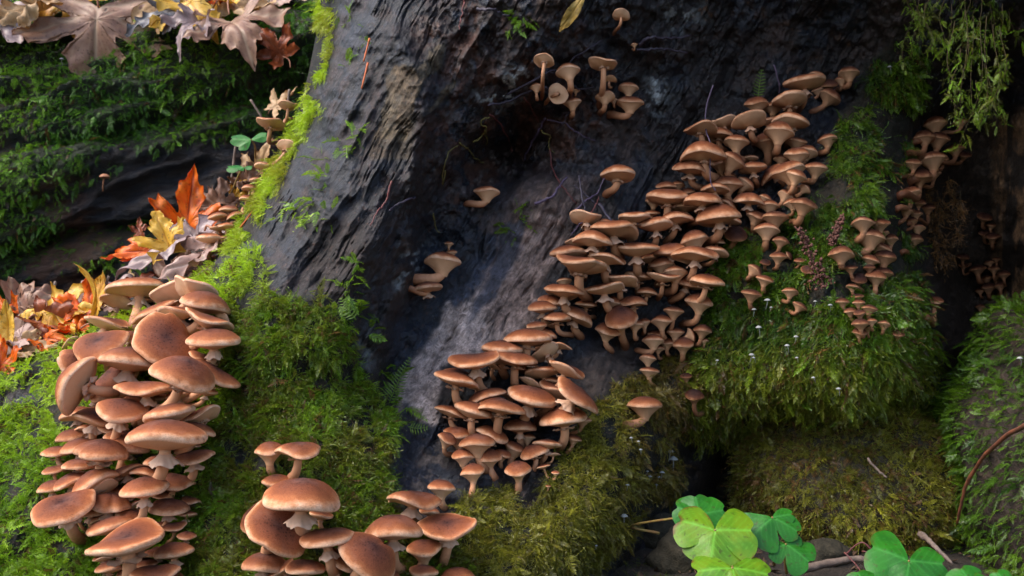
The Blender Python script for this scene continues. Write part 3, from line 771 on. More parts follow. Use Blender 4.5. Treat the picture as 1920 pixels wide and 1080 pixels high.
MU += view(960, 360, 3.177, [
 (1115,640,140,0,'b',0,{'label':'mushroom on a long slanting stem below the right end of the middle cluster','base':(1010,800)}),(965,695,95,0,'b',0,{'base':(915,850)}),(890,755,105,0,'b'),(975,825,85,0,'b'),(840,870,105,0,'b',0,{'base':(740,950)}),
 (855,835,80,0,'b'),(925,890,80,0,'b'),(1020,895,105,0,'b',16),(1080,845,80,60,'b'),(1140,810,95,10,'b'),(1145,880,45,0,'b'),(870,920,65,0,'b'),(810,980,85,0,'b'),(820,1055,95,0,'b')], 'underling', .55)
MU += view(1180, 100, 3.176, [
 (1040,160,185,0,'c',0,{'label':'mushroom with a long pale flaring stem at the top of the upper cluster','base':(985,370)}),(1120,125,95,15),(1187,170,85,0,'b',26,{'tone':.9}),(1305,105,105,0,'b',0,{'tone':.85}),(1265,155,70,0,'b',0,{'tone':.8}),(1205,250,110,30,'b',0,{'tone':.8}),(1120,215,60,0,'b',0,{'tone':.8}),(950,265,170),
 (757,285,110,0,'b'),(855,310,100,0,'b'),(565,410,125,0,'f',-12),(712,400,170,0,'f',-10),(820,400,100),(960,395,175),(895,450,155,10,'b'),(430,440,170,0,'f',-12),(530,470,140,10),(640,510,130,0,'b'),(815,505,150,0,'b'),(995,515,110,0,'b'),
 (440,580,220,3),(625,625,120,25,'b'),(370,665,195,5),(540,650,90,0,'b'),(905,620,75,0,'b'),(1000,590,125,5,'b'),(1065,575,105,20,'b'),(735,675,140),(830,710,130,-50),(940,680,160,-15,'b'),
 (1115,670,120,8,'b',0,{'base':(1035,775)}),(1000,720,110,15,'b'),(590,755,135,8,'b'),(700,770,95,40,'b'),(510,790,140),(715,855,155,5),(815,860,70,40,'b'),(940,840,80,30,'b'),(985,790,80,0,'b'),(1055,800,70,40,'b'),(835,895,100,0,'b'),(1045,880,130,15,'b',0,{'tone':.8}),(970,880,90,0,'b'),
 (765,960,110,20,'b',0,{'tone':.7}),(870,960,130,5,'b',0,{'tone':.7}),(820,1035,125,10,'b',0,{'tone':.7}),(345,815,80),(220,780,100),(285,775,80,0,'b'),(720,620,80),(1180,500,95,0,'b',0,{'label':'lone dark-capped mushroom on bare bark right of the upper cluster','tone':.8})], 'upper', .5)
MU += view(1340, 380, 3, [
 (830,100,105,0,'b',0,{'base':(770,240)}),(928,105,90,0,'b'),(877,180,135,0,'b',0,{'base':(805,295)}),(945,160,60,0,'b'),(985,195,75,0,'b'),(930,240,110,8,'b'),(712,275,112,0,'b',0,{'base':(705,365)}),(880,310,85,10,'b'),(958,295,115,15,'b'),(870,360,55,0,'b'),(765,360,70,0,'b'),(813,420,75,0,'b',36),(905,405,95,5,'b'),(960,380,80,15,'b')], 'lobe', .85)
MU += view(1340, 380, 3, [
 (775,465,60,0,'b'),(803,520,65,0,'b'),(718,550,60,0,'b'),(810,555,55,0,'b'),(875,585,70,8,'b'),(765,605,60,0,'b'),(815,615,60,0,'b'),(820,670,80,0,'b',8),(880,660,55,0,'b'),(860,695,60,0,'b'),(815,720,65,0,'b'),(955,675,65,15,'b'),(1055,700,45,0,'b'),(1030,730,65,0,'b',18)], 'lobelow', .8)
MU += view(1340, 380, 3, [
 (375,205,85,10,'b'),(360,295,80,10,'b'),(425,295,55,60,'b',26),(477,318,55,0,'b',26),(520,370,65,0,'b',36),(285,330,52,0,'b',36),(235,375,90,45,'b'),(285,420,90,10,'b'),(210,500,110,10,'b'),(425,490,85,5,'b',0,{'base':(370,560)}),(485,575,80,35,'b',0,{'base':(400,605)})], 'mossy', .75)
MU += view(1340, 380, 3, [(1235,540,95,0,'b',0,{'label':'single mushroom on a curved stem leaning from the moss into the dark hollow','base':(1150,665)})], 'lobe', .75)
MU += view(1340, 380, 3, [
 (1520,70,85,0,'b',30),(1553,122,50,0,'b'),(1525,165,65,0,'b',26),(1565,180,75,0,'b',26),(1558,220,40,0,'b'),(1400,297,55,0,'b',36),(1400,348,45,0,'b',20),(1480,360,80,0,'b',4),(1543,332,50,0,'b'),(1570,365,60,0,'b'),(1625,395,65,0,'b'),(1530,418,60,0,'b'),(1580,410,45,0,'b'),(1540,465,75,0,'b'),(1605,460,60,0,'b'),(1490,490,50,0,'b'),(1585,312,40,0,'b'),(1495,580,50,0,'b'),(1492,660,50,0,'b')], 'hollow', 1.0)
MU += view(1340, 380, 3, [(1075,40,70,0,'b'),(1130,55,60,0,'b'),(1195,20,80,0,'b'),(1108,95,60,0,'b'),(1140,130,75,0,'b'),(1125,195,80,8,'b')], 'edge', .85)
MU += view(1480, 0, 2.159, [
 (590,492,75,0,'b'),(600,555,80,0,'b'),(575,632,90,-5,'b'),(525,700,95,0,'b'),(578,698,60,0,'b'),(490,770,70,0,'b'),(618,640,50,0,'b'),(668,592,70,0,'b'),(690,490,50,0,'b'),(710,620,45,0,'b',36),(500,655,60,0,'b'),(525,812,45,0,'b',20),(545,548,70,0,'b')], 'edge', .75)
MU += view(860, 0, 3.6, [
 (1095,100,105,0,'f',-22,{'label':'lone thin mushroom on a bent stem near the top of the dark bark','base':(1040,255)}),(580,400,125,4,'f',-24,{'label':'tall slender mushroom with upturned cup-like cap among black rootlets','base':(560,690)}),(735,465,140,-10,'b',-6,{'base':(740,660)}),(525,580,85,0,'b',-4,{'base':(530,690)}),
 (670,635,120,0,'f',-72,{'label':'pale round mushroom underside facing out among black rootlets','base':(570,745)}),(765,680,110,0,'b',-4),(790,605,50,0,'b')], 'rootlets', .3)
MU += view(860, 0, 3.6, [
 (975,420,180,0,'f',-16,{'label':'thick-stemmed mushroom with a ragged cap, tallest of the pair group by the rootlets','base':(945,740)}),(1015,530,90,0,'f',-16),(990,640,115,0,'b',-8,{'base':(950,780)}),(1145,580,115,0,'b',-8,{'base':(1040,715)}),(1160,675,145,8,'b',-6,{'base':(1005,790)}),(1045,670,55,0,'b'),(1185,295,40,0,'b')], 'nook', .3)
MU += view(680, 260, 2.843, [
 (662,270,125,0,'b',-2,{'label':'single mushroom with a stem bent sideways out of the dark wood hollow','base':(555,355)}),(1362,175,180,0,'c',-4,{'label':'mushroom standing alone on purple-brown bark above the middle cluster','base':(1295,310)}),(428,630,165,2,'b',2,{'label':'round-capped mushroom with thick pale stem in the buttress crack','base':(272,760)}),
 (340,780,145,-6,'c',4,{'label':'mushroom with a folded pointed cap below its neighbour in the buttress crack','base':(245,800)}),(475,600,52,0,'b',0),(460,555,45,0,'b',0)], 'crack', .25)
MU += [dict(u=1210, v=752, w=56, roll=2, form='b', pitch=0, cl='crack', tone=.35, base=(1168, 800), label='solitary brown mushroom sprouting from yellow-green moss right of the grey wood cluster'),
       dict(u=1302, v=738, w=36, roll=0, form='b', pitch=12, cl='mossy', tone=.9), dict(u=1286, v=704, w=22, roll=0, form='b', pitch=0, cl='mossy', tone=.9)]
KK = view(380, 160, 3.175, [
 (510,122,105,0,'f',-14),(405,225,140,2,'f',-12),(512,372,118,22,'f',-34,{'label':'small mushroom showing bright orange gills at the edge of the trunk'}),(360,482,95,0),(322,570,78,0),(280,612,82,0),(260,672,74,0),(95,782,112,-6),(155,742,96,0),(190,775,90,-20),(145,838,104,0),(85,852,80,0),(40,915,135,0),(115,908,62,0)], 'flank', .25)

MU += view(0, 480, 3.375, [(1010,880,170,8,'c'),(600,870,190,-6,'f'),(880,905,210,0,'c'),(1290,640,180,24,'f'),(1180,430,150,0,'f'),(560,640,150,20,'c'),(1310,850,150,18,'c'),(1130,870,150,-10,'c')], 'bank', .15)
MU += view(0, 760, 3.375, [(700,140,170,6,'c'),(570,140,170,4,'f'),(1010,345,190,0,'c'),(1190,240,140,8,'f'),(720,455,160,-12,'c'),(1020,560,150,4,'f'),(530,560,150,-10,'c'),(780,575,150,6,'f'),(1185,680,130,6,'c'),(640,700,150,-14,'c'),(880,760,170,8,'f'),(490,690,140,-8,'f'),(640,920,150,-6,'c'),(985,920,170,0,'f'),(1185,820,120,6,'c'),(1010,760,130,-4,'c'),(340,400,130,-6,'c'),(660,960,130,0,'f')], 'bank', .25)
CLUS = {
 'bank': ('the tall cluster on the mossy bank', 'tall bank cluster'),
 'bottom': ('the loose group below the moss slope', 'bottom group'),
 'wood': ('the cluster beside the bare grey wood', 'grey wood cluster'),
 'middle': ('the dense cluster right of the crack', 'middle cluster'),
 'underling': ('the fringe hanging under the dense cluster', 'fringe under the middle cluster'),
 'upper': ('the upper cluster on dark bark', 'upper cluster'),
 'lobe': ('the tuft on the green moss lobe', 'moss lobe tuft'),
 'lobelow': ('the lower tuft on the moss lobe', 'lower moss tuft'),
 'mossy': ('the moss under the upper cluster', 'scatter in the moss'),
 'hollow': ('the dark hollow behind the moss', 'hollow'),
 'edge': ('the shaded edge of the hollow', 'hollow edge'),
 'rootlets': ('the tangle of black rootlets', 'rootlet tangle'),
 'nook': ('the bark nook right of the rootlets', 'bark nook'),
 'crack': ('the crack of the smooth buttress', 'buttress crack'),
 'flank': ('the row on the left trunk flank', 'trunk flank'),
}
SPAN = {}
for e in MU + KK: SPAN.setdefault(e['cl'], []).append(e['v'])
SPAN = {k: (min(x), max(x)) for k, x in SPAN.items()}
def describe(e):
    if 'label' in e: return e['label'], None
    w = e['w']; sz = 'broad' if w > 82 else 'medium' if w > 48 else 'small' if w > 26 else 'tiny'
    colr = 'orange-brown' if e['tone'] < .3 else 'brown' if e['tone'] < .65 else 'dark' if e['cl'] != 'hollow' else 'grey-brown'
    if e['pitch'] <= -10: sh = 'mushroom showing gills'
    elif e['pitch'] >= 15: sh = 'forward-tipped mushroom'
    elif e['roll'] > 18: sh = 'right-leaning mushroom'
    elif e['roll'] < -14: sh = 'left-leaning mushroom'
    else: sh = {'f': 'flat-capped mushroom', 'c': 'domed mushroom', 'b': 'round-capped mushroom', 'd': 'disc-capped mushroom'}[e['form']]
    a, b_ = SPAN[e['cl']]; q = (e['v'] - a) / (b_ - a + 1e-6)
    where = ['at the top of', 'high in', 'midway up', 'low in', 'at the foot of'][min(4, int(q * 5))]
    lab = f"{sz} {colr} {sh} {where} {CLUS[e['cl']][0]}"
    return lab, f"{sz} {sh}s {where} the {CLUS[e['cl']][1]}"

n = len(MU)
U = np.array([e['u'] for e in MU]); V_ = np.array([e['v'] for e in MU]); W = np.array([e['w'] for e in MU])
dw = np.minimum(sample_depth(U, V_), sample_depth(U, V_ + .35 * W))
dw = .5 * dw + .5 * np.median(np.stack([sample_depth(U + a * W, V_ + b_ * W) for a in (-.5, 0, .5) for b_ in (-.3, .1, .6)]), 0)
cen = {c: (U[[i for i in range(n) if MU[i]['cl'] == c]].mean(), V_[[i for i in range(n) if MU[i]['cl'] == c]].mean()) for c in set(e['cl'] for e in MU)}
W = W * np.array([{'wood': 1.15, 'middle': 1.2, 'upper': 1.22, 'underling': 1.2, 'lobe': 1.2, 'lobelow': 1.2, 'bank': 1.03, 'edge': 1.2, 'rootlets': 1.15, 'nook': 1.15}.get(e['cl'], 1.1) for e in MU]) * rng.uniform(.94, 1.07, len(MU))
diam = W * dw / FPX
hh = np.array([{'f': .15, 'c': .22, 'd': .16, 'b': .34}[e['form']] for e in MU])
prot = np.array([{'f': .95, 'c': .9, 'd': .8, 'b': .95}[e['form']] for e in MU]) * diam * .8
wrnd = rng.uniform(-.004, .004, n)
D0 = dw - prot - .004 + wrnd - .0003 * np.maximum(0, W - 70)
Dm = D0.copy()
for it in range(70):
    C3 = P(U, V_, Dm); rad = W * Dm / FPX / 2
    dx = C3[:, None] - C3[None]
    dv = np.abs(dx[..., 2]); dh = np.hypot(dx[..., 0], dx[..., 1])
    rs = rad[:, None] + rad[None]; hs = (hh * rad)[:, None] * 1.3 + (hh * rad)[None] * 1.3
    ov = (dh / rs) ** 2 + (dv / hs) ** 2 < .85
    np.fill_diagonal(ov, False)
    dd = Dm[:, None] - Dm[None] + .0009 * np.sign(V_[None] - V_[:, None])
    push = np.where(ov, np.sign(dd) * .0012, 0).sum(1)
    Dm = np.clip(Dm + np.clip(push, -.003, .003), D0 - .085, dw - .42 * W * dw / FPX)

def make(e, i, Pc, base, nrm, axis, diam):
    lab, grp = describe(e)
    small = e['w'] < 34
    root = thing('mushroom', lab, 'mushroom', base, grp)
    fo = e['form']
    a, g_, s_, r_ = build_mushroom(base, Pc, axis, base, nrm, diam, fo, min(1, max(0, e['tone'] + random.uniform(-.2, .2))), 1000 + i, small)
    c = link('cap', a, root); link('gills', g_, c)
    s = link('stem', s_, root)
    if r_: link('ring', r_, s)

BU, BV = [], []
for i, e in enumerate(MU):
    if 'base' in e: bu, bv = e['base']
    else:
        cu, cv = cen[e['cl']]; ro = R_(e['roll'])
        L = FORM[e['form']]['sl'] * W[i]
        bu = U[i] - math.sin(ro) * L * .8 + np.clip(.22 * (cu - U[i]), -.5 * W[i], .5 * W[i]); bv = V_[i] + L * .8 * max(.3, math.cos(ro))
        if e['cl'] == 'edge': bu -= .9 * W[i]
    BU.append(bu); BV.append(bv)
BD = sample_depth(BU, BV)
BD = np.where(BD > dw + .12, dw + .02, BD)              # hidden hollow behind: root on the near wood
for i, e in enumerate(MU):
    d = Dm[i]; Pc = P(U[i], V_[i], np.array(d)); dia = W[i] * d / FPX
    ro, pi_ = R_(e['roll'] + random.uniform(-5, 5)), R_(e['pitch'] + random.uniform(-7, 5))
    ax = np.array([math.sin(ro), 0, math.cos(ro)]) * math.cos(pi_) + np.array([0, -1, 0]) * math.sin(pi_)
    Pc = Pc - ax * dia * .5 * FORM[e['form']]['h'] * .35   # the table gives the middle of the visible cap, not its rim
    base = P(np.array(BU[i]), np.array(BV[i]), np.array(BD[i] + .006))
    nrm = unit(np.array([0, -.8, .35]) + np.array([math.sin(ro) * .3, 0, 0]))
    make(e, i, Pc, base, nrm, ax, dia)

for i, e in enumerate(KK):                              # on the left flank of the trunk: stems run to the right into the wood
    d = 1.22 + .10 * (e['v'] < 300) - .02 * (e['v'] > 390); u, v = e['u'], e['v']
    d = float(np.interp(v, [190, 260, 330, 420, 460], [1.24, 1.22, 1.20, 1.18, 1.17]))
    if 'label' in e: d = 1.17
    Pc = P(np.array(u), np.array(v), np.array(d)); ro, pi_ = R_(e['roll']), R_(e['pitch'])
    ax = np.array([math.sin(ro), 0, math.cos(ro)]) * math.cos(pi_) + np.array([0, -1, 0]) * math.sin(pi_)
    bv = v + e['w'] * 1.1; bu = max(u + e['w'] * .8, float(edge_u(bv)) + 18)
    base = P(np.array(bu), np.array(bv), np.array(max(d + .02, float(sample_depth(edge_u(bv), bv)[0]) + .05)))
    make(e, 900 + i, Pc, base, unit(np.array([-.7, -.3, .5])), ax, e['w'] * 1.15 * d / FPX)
# ================================================================== MOSS
mat_moss, nt, b = new_mat('moss')
nt.nodes.remove(b)
tc = attr(nt, 'tcol', 'INSTANCER', 'Color')
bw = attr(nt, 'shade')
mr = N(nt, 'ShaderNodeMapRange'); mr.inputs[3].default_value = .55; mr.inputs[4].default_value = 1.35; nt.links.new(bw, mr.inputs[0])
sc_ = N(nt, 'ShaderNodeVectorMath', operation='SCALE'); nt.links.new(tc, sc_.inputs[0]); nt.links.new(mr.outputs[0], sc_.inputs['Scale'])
df = N(nt, 'ShaderNodeBsdfDiffuse'); tl = N(nt, 'ShaderNodeBsdfTranslucent'); gl = N(nt, 'ShaderNodeBsdfGlossy'); gl.inputs['Roughness'].default_value = .35
nt.links.new(sc_.outputs[0], df.inputs[0]); nt.links.new(sc_.outputs[0], tl.inputs[0])
m1 = N(nt, 'ShaderNodeMixShader'); m1.inputs[0].default_value = .35; nt.links.new(df.outputs[0], m1.inputs[1]); nt.links.new(tl.outputs[0], m1.inputs[2])
m2 = N(nt, 'ShaderNodeMixShader'); m2.inputs[0].default_value = .035; nt.links.new(m1.outputs[0], m2.inputs[1]); nt.links.new(gl.outputs[0], m2.inputs[2])
nt.links.new(m2.outputs[0], nt.nodes['Material Output'].inputs[0])

def leaf_quad(V, F, S, p, d, side, L, w, sh):
    """a little pointed leaf: kite from p along d"""
    i = len(V)
    V += [p, p + d * L * .45 + side * w, p + d * L, p + d * L * .45 - side * w]
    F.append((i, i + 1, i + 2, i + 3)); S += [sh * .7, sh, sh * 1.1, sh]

def proto_frond(seed, pairs=18, droop=.35, spread=.30, w=.022):
    r = random.Random(seed); V, F, S = [], [], []
    def pt(t): return np.array([droop * t * t, .06 * math.sin(3 * t + seed), t * (1 - .18 * droop * t)])
    prev = None
    for k in range(9):
        t = k / 8; p = pt(t); ww = .022 * (1 - .7 * t)
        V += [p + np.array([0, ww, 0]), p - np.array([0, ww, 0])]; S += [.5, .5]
        if k: i = len(V) - 4; F.append((i, i + 1, i + 3, i + 2))
    for k in range(pairs):
        t = .10 + .9 * k / pairs; p = pt(t); tan = unit(pt(min(1, t + .05)) - pt(t - .05))
        env = spread * (math.sin(math.pi * (.18 + .80 * t)) ** .8)
        for s in (-1, 1):
            d = unit(tan * r.uniform(.5, .9) + np.array([r.uniform(-.35, .25), s * 1.0, 0]))
            L = env * r.uniform(.7, 1.2)
            leaf_quad(V, F, S, p, d, unit(np.cross(d, np.array([1.0, 0, r.uniform(-.5, .5)]))), L, w * r.uniform(.7, 1.1), r.uniform(.5, 1))
    leaf_quad(V, F, S, pt(.95), unit(pt(1) - pt(.9)), np.array([0, 1.0, 0]), .14, w * .9, 1)
    return V, F, S

def proto_threads(seed, nthr=4, leaf=9, curl=.5):
    r = random.Random(seed); V, F, S = [], [], []
    for q in range(nthr):
        a = r.uniform(0, 6.28); lean = r.uniform(.1, .55); L = r.uniform(.6, 1.0); c = r.uniform(-curl, curl); a2 = r.uniform(0, 6.28)
        dirx = np.array([math.cos(a), math.sin(a), 0]); dir2 = np.array([math.cos(a2), math.sin(a2), 0])
        def pt(t): return L * (dirx * lean * t + dir2 * c * t * t + np.array([.25 * t * t, 0, t * (1 - .25 * t)]))
        for k in range(leaf):
            t = (k + .5) / leaf; p = pt(t); tan = unit(pt(t + .05) - pt(t - .05))
            s = unit(np.cross(tan, np.array([r.uniform(-1, 1), r.uniform(-1, 1), r.uniform(-1, 1)])))
            d = unit(tan + s * r.uniform(-.75, .75))
            leaf_quad(V, F, S, p - tan * .03, d, unit(np.cross(d, s + np.array([.01, .02, .03]))), r.uniform(.12, .19), .017, r.uniform(.45, 1))
    return V, F, S

protos = bpy.data.collections.new('moss_sprigs')
def add_proto(nm, vfs):
    V, F, S = vfs
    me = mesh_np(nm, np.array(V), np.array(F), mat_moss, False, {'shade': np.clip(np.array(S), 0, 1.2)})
    o = bpy.data.objects.new(nm, me); protos.objects.link(o)
for k in range(5): add_proto('sprig_%02d' % k, proto_frond(k, 17 + k % 4, .25 + .12 * k, .24 + .04 * (k % 3)))
for k in range(4): add_proto('sprig_%02d' % (5 + k), proto_threads(20 + k, 5 + k % 2, 12, .35 + .2 * k))
add_proto('sprig_09', proto_frond(77, 22, .6, .17, .018))

gn = bpy.data.node_groups.new('moss_growth', 'GeometryNodeTree')
gn.interface.new_socket('Geometry', in_out='INPUT', socket_type='NodeSocketGeometry')
gn.interface.new_socket('Geometry', in_out='OUTPUT', socket_type='NodeSocketGeometry')
gi = gn.nodes.new('NodeGroupInput'); go = gn.nodes.new('NodeGroupOutput')
ip = gn.nodes.new('GeometryNodeInstanceOnPoints'); ci = gn.nodes.new('GeometryNodeCollectionInfo')
ci.inputs['Collection'].default_value = protos; ci.inputs['Separate Children'].default_value = True; ci.inputs['Reset Children'].default_value = True
ip.inputs['Pick Instance'].default_value = True
def nattr(nm, ty):
    n = gn.nodes.new('GeometryNodeInputNamedAttribute'); n.data_type = ty; n.inputs['Name'].default_value = nm
    return n.outputs['Attribute']
gn.links.new(gi.outputs[0], ip.inputs['Points']); gn.links.new(ci.outputs[0], ip.inputs['Instance'])
gn.links.new(nattr('pick', 'INT'), ip.inputs['Instance Index'])
er = gn.nodes.new('FunctionNodeEulerToRotation'); gn.links.new(nattr('rot', 'FLOAT_VECTOR'), er.inputs[0]); gn.links.new(er.outputs[0], ip.inputs['Rotation'])
gn.links.new(nattr('scl', 'FLOAT'), ip.inputs['Scale'])
gn.links.new(ip.outputs[0], go.inputs[0])

def moss_object(name, label, pos, zdir, size, col, kinds, cat='moss', xhint=(0, 0, -1)):
    n = len(pos)
    z = unit(zdir); h = np.asarray(xhint, float) + rng.normal(0, .5, (n, 3))
    x = unit(h - z * (h * z).sum(-1, keepdims=True)); y = np.cross(z, x)
    ry = -np.arcsin(np.clip(x[:, 2], -1, 1)); rx = np.arctan2(y[:, 2], z[:, 2]); rz = np.arctan2(x[:, 1], x[:, 0])
    me = bpy.data.meshes.new(name)
    me.vertices.add(n); me.vertices.foreach_set('co', np.asarray(pos, np.float32).ravel())
    a = me.attributes.new('rot', 'FLOAT_VECTOR', 'POINT'); a.data.foreach_set('vector', np.stack([rx, ry, rz], -1).astype(np.float32).ravel())
    a = me.attributes.new('scl', 'FLOAT', 'POINT'); a.data.foreach_set('value', np.asarray(size, np.float32))
    a = me.attributes.new('tcol', 'FLOAT_VECTOR', 'POINT'); a.data.foreach_set('vector', np.asarray(col, np.float32).ravel())
    a = me.attributes.new('pick', 'INT', 'POINT'); a.data.foreach_set('value', np.asarray(rng.choice(kinds, n), np.int32))
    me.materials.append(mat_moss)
    o = link(name, me); m = o.modifiers.new('growth', 'NODES'); m.node_group = gn
    tag(o, label, cat, kind='stuff')
    return o

LIME, GREEN, DEEP, OLIVE, BROWN, YEL = (np.array(c) for c in ((.36, .52, .020), (.135, .26, .012), (.024, .066, .007), (.115, .115, .012), (.15, .075, .024), (.30, .29, .026)))
def blend(a, b_, t): return a * (1 - t[:, None]) + b_ * t[:, None]

PX_FLAT = np.stack([uu.ravel(), VV.ravel()], 1); PT_FLAT = PT.reshape(-1, 3); NT_FLAT = NT.reshape(-1, 3)
def on_tree(poly, count, keep=None):
    poly = np.asarray(poly, float); lo, hi = poly.min(0), poly.max(0)
    out_u, out_v = [], []; got = 0
    while got < count:
        u = rng.uniform(lo[0], hi[0], count * 2); v = rng.uniform(lo[1], hi[1], count * 2)
        k = (u > edge_u(v) + 1) & (moss_mask(u, v) > rng.uniform(.15, .85, len(u)))
        jx = u + 50 * (fbm(u / 70, v / 70, 91) - .5); jy = v + 50 * (fbm(u / 70, v / 70, 92) - .5)
        k &= in_poly(jx, jy, [tuple(p) for p in poly])
        if keep is not None: k &= keep(u, v)
        if not k.any(): break
        out_u.append(u[k]); out_v.append(v[k]); got += k.sum()
    u = np.concatenate(out_u)[:count]; v = np.concatenate(out_v)[:count]
    return u, v
def tree_pts(u, v):
    d = relief(u, v); e = 3.0
    p = P(u, v, d); a = P(u + e, v, relief(u + e, v)) - p; b_ = P(u, v + e, relief(u, v + e)) - p
    n_ = unit(np.cross(b_, a)); f_ = (n_ * (p - CAM)).sum(-1) > 0; n_[f_] *= -1
    return p, n_
def grow(name, label, u, v, size, col, kinds, out=1.0, down=.35, up=0.0, jit=.55, lift=.004):
    p, n_ = tree_pts(u, v)
    zd = n_ * out + np.array([0, 0, -down + up]) + rng.normal(0, jit, p.shape)
    p = p + n_ * rng.uniform(-.002, lift, len(u))[:, None]
    return moss_object(name, label, p, zd, size, col, kinds)

def szs(n, a, b_): return .74 * rng.uniform(a * .75, b_, n) * np.where(rng.random(n) < .10, 1.7, 1.0)

# the bright strip on the left edge of the trunk
v = rng.uniform(-40, 600, 15000); u = edge_u(v) + 2 + np.abs(rng.normal(0, 22, len(v)))
k = (moss_mask(u, v) > rng.uniform(.2, .9, len(u))) & (u < edge_u(v) + 75)
k &= fbm(u / 16, v / 34, 502) > .42
u, v = u[k][:3600], v[k][:3600]
t = np.clip(fbm(u / 30, v / 50, 501) * 1.6 - .3 + rng.normal(0, .15, len(u)), 0, 1)
grow('moss', 'bright lime moss running up the left edge of the trunk', u, v, szs(len(u), .011, .020), blend(YEL * .9, LIME, t) * rng.uniform(.7, 1.15, (len(u), 1)), [5, 6, 7, 0, 1], out=.8, down=.7, jit=.4, lift=.002)
# foot of the trunk
u, v = on_tree(MOSS['foot'], 19000, lambda u, v: fbm(u / 38, v / 38, 515, 3) > .37)
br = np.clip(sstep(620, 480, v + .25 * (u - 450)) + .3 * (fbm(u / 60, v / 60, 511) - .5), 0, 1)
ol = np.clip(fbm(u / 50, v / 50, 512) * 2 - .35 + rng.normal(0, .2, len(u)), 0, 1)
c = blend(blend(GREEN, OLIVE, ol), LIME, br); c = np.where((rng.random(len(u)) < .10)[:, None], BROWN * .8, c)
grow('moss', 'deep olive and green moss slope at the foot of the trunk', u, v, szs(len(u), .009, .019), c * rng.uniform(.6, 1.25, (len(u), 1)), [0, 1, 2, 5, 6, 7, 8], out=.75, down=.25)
# left bank
u, v = on_tree([(-120, 730)] + MOSS['bank'][1:-1] + [(-120, 1150)], 17000, lambda u, v: fbm(u / 38, v / 38, 516, 3) > .36)
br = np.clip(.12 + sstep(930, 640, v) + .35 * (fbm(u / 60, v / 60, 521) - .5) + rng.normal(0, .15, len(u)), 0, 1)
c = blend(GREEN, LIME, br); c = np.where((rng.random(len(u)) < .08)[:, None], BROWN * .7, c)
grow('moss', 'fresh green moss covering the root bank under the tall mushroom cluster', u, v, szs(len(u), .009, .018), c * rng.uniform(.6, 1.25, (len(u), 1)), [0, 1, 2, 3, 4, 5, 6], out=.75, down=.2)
# root below the grey wood
u, v = on_tree(MOSS['root'], 11500, lambda u, v: fbm(u / 38, v / 38, 517, 3) > .38)
br = np.clip(fbm(u / 60, v / 60, 531) * 2 - .5 + rng.normal(0, .2, len(u)), 0, 1)
c = blend(OLIVE, YEL, br * .7); c = blend(c, BROWN, np.clip(sstep(1080, 1250, u) * .55 + rng.normal(0, .25, len(u)), 0, .85))
grow('moss', 'yellow-green and brown moss draped over the low root', u, v, szs(len(u), .009, .019), c * rng.uniform(.55, 1.2, (len(u), 1)), [0, 2, 5, 6, 7, 8, 9], out=.7, down=.45)
# the lobe on the right
u, v = on_tree(MOSS['lobe'], 19000, lambda u, v: fbm(u / 45, v / 45, 545) + .25 * sstep(450, 700, v) >.47)
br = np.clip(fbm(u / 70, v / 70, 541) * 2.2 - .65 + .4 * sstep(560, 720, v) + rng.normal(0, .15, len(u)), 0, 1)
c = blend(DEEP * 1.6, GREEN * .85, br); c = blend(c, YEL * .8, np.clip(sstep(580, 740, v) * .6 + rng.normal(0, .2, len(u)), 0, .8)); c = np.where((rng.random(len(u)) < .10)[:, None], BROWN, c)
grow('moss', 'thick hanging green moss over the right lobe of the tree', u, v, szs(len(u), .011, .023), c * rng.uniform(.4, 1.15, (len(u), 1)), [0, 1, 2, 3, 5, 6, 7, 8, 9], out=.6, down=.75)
# loose sprigs on the bark
SP = [(548,402),(562,408),(575,415),(590,408),(604,404),(530,395),(566,385),(580,370),(596,352),(660,262),(640,270),(650,280),(672,252),(600,300),(612,330),(650,118),(663,105),(690,60),(655,20),(640,585),(650,560),(660,520),(668,500),(645,540),(655,545),(665,590),(640,610),(960,40),(968,30),(955,48),(955,440),(962,446),(972,395),(980,390),(728,690),(736,720),(745,740),(720,755),(730,780),(712,770),(760,760),(735,800),(700,620),(640,640)]
u = np.repeat([x for x, _ in SP], 5) + rng.normal(0, 9, 5 * len(SP)); v = np.repeat([y for _, y in SP], 5) + rng.normal(0, 7, 5 * len(SP))
u = np.maximum(u, edge_u(v) + 3)
grow('moss', 'scattered small moss sprigs clinging to the dark bark', u, v, szs(len(u), .017, .032), blend(GREEN, LIME, rng.random(len(u)) * sstep(720, 500, u)) * rng.uniform(.7, 1.2, (len(u), 1)), [0, 1, 2, 3], out=.4, down=-.1, jit=.7, lift=.001)

def on_lump(V, count, zmin=0.0, topbias=0):
    Nn = grid_normals(np.concatenate([V, V[:, :1]], 1))[:, :-1]
    c = V.reshape(-1, 3).mean(0); f_ = (Nn * (V - c)).sum(-1) < 0; Nn[f_] *= -1
    w = np.linalg.norm(np.cross(np.gradient(V, axis=0), np.roll(V, -1, 1) - V), axis=-1); w = w * (V[..., 2] > zmin) * (Nn[..., 1] < .55)
    i = rng.choice(w.size, count, p=(w / w.sum()).ravel())
    j = rng.normal(0, .004, (count, 3))
    return V.reshape(-1, 3)[i] + j, Nn.reshape(-1, 3)[i]
p, n_ = on_lump(STONE, 17000, .0)
br = np.clip(fbm(p[:, 0] * 18, p[:, 2] * 18, 551) * 2 - .5 + rng.normal(0, .2, len(p)), 0, 1)
c = blend(OLIVE * .9, YEL * .8, br); c = np.where((rng.random(len(p)) < .22)[:, None], BROWN * .9, c)
moss_object('moss', 'olive moss mat on the big stone', p, n_ * .8 + np.array([0, 0, -.25]) + rng.normal(0, .6, p.shape), szs(len(p), .011, .021), c * rng.uniform(.7, 1.35, (len(p), 1)), [5, 6, 7, 8, 2, 0])
p, n_ = on_lump(BUTT, 13000, .0)
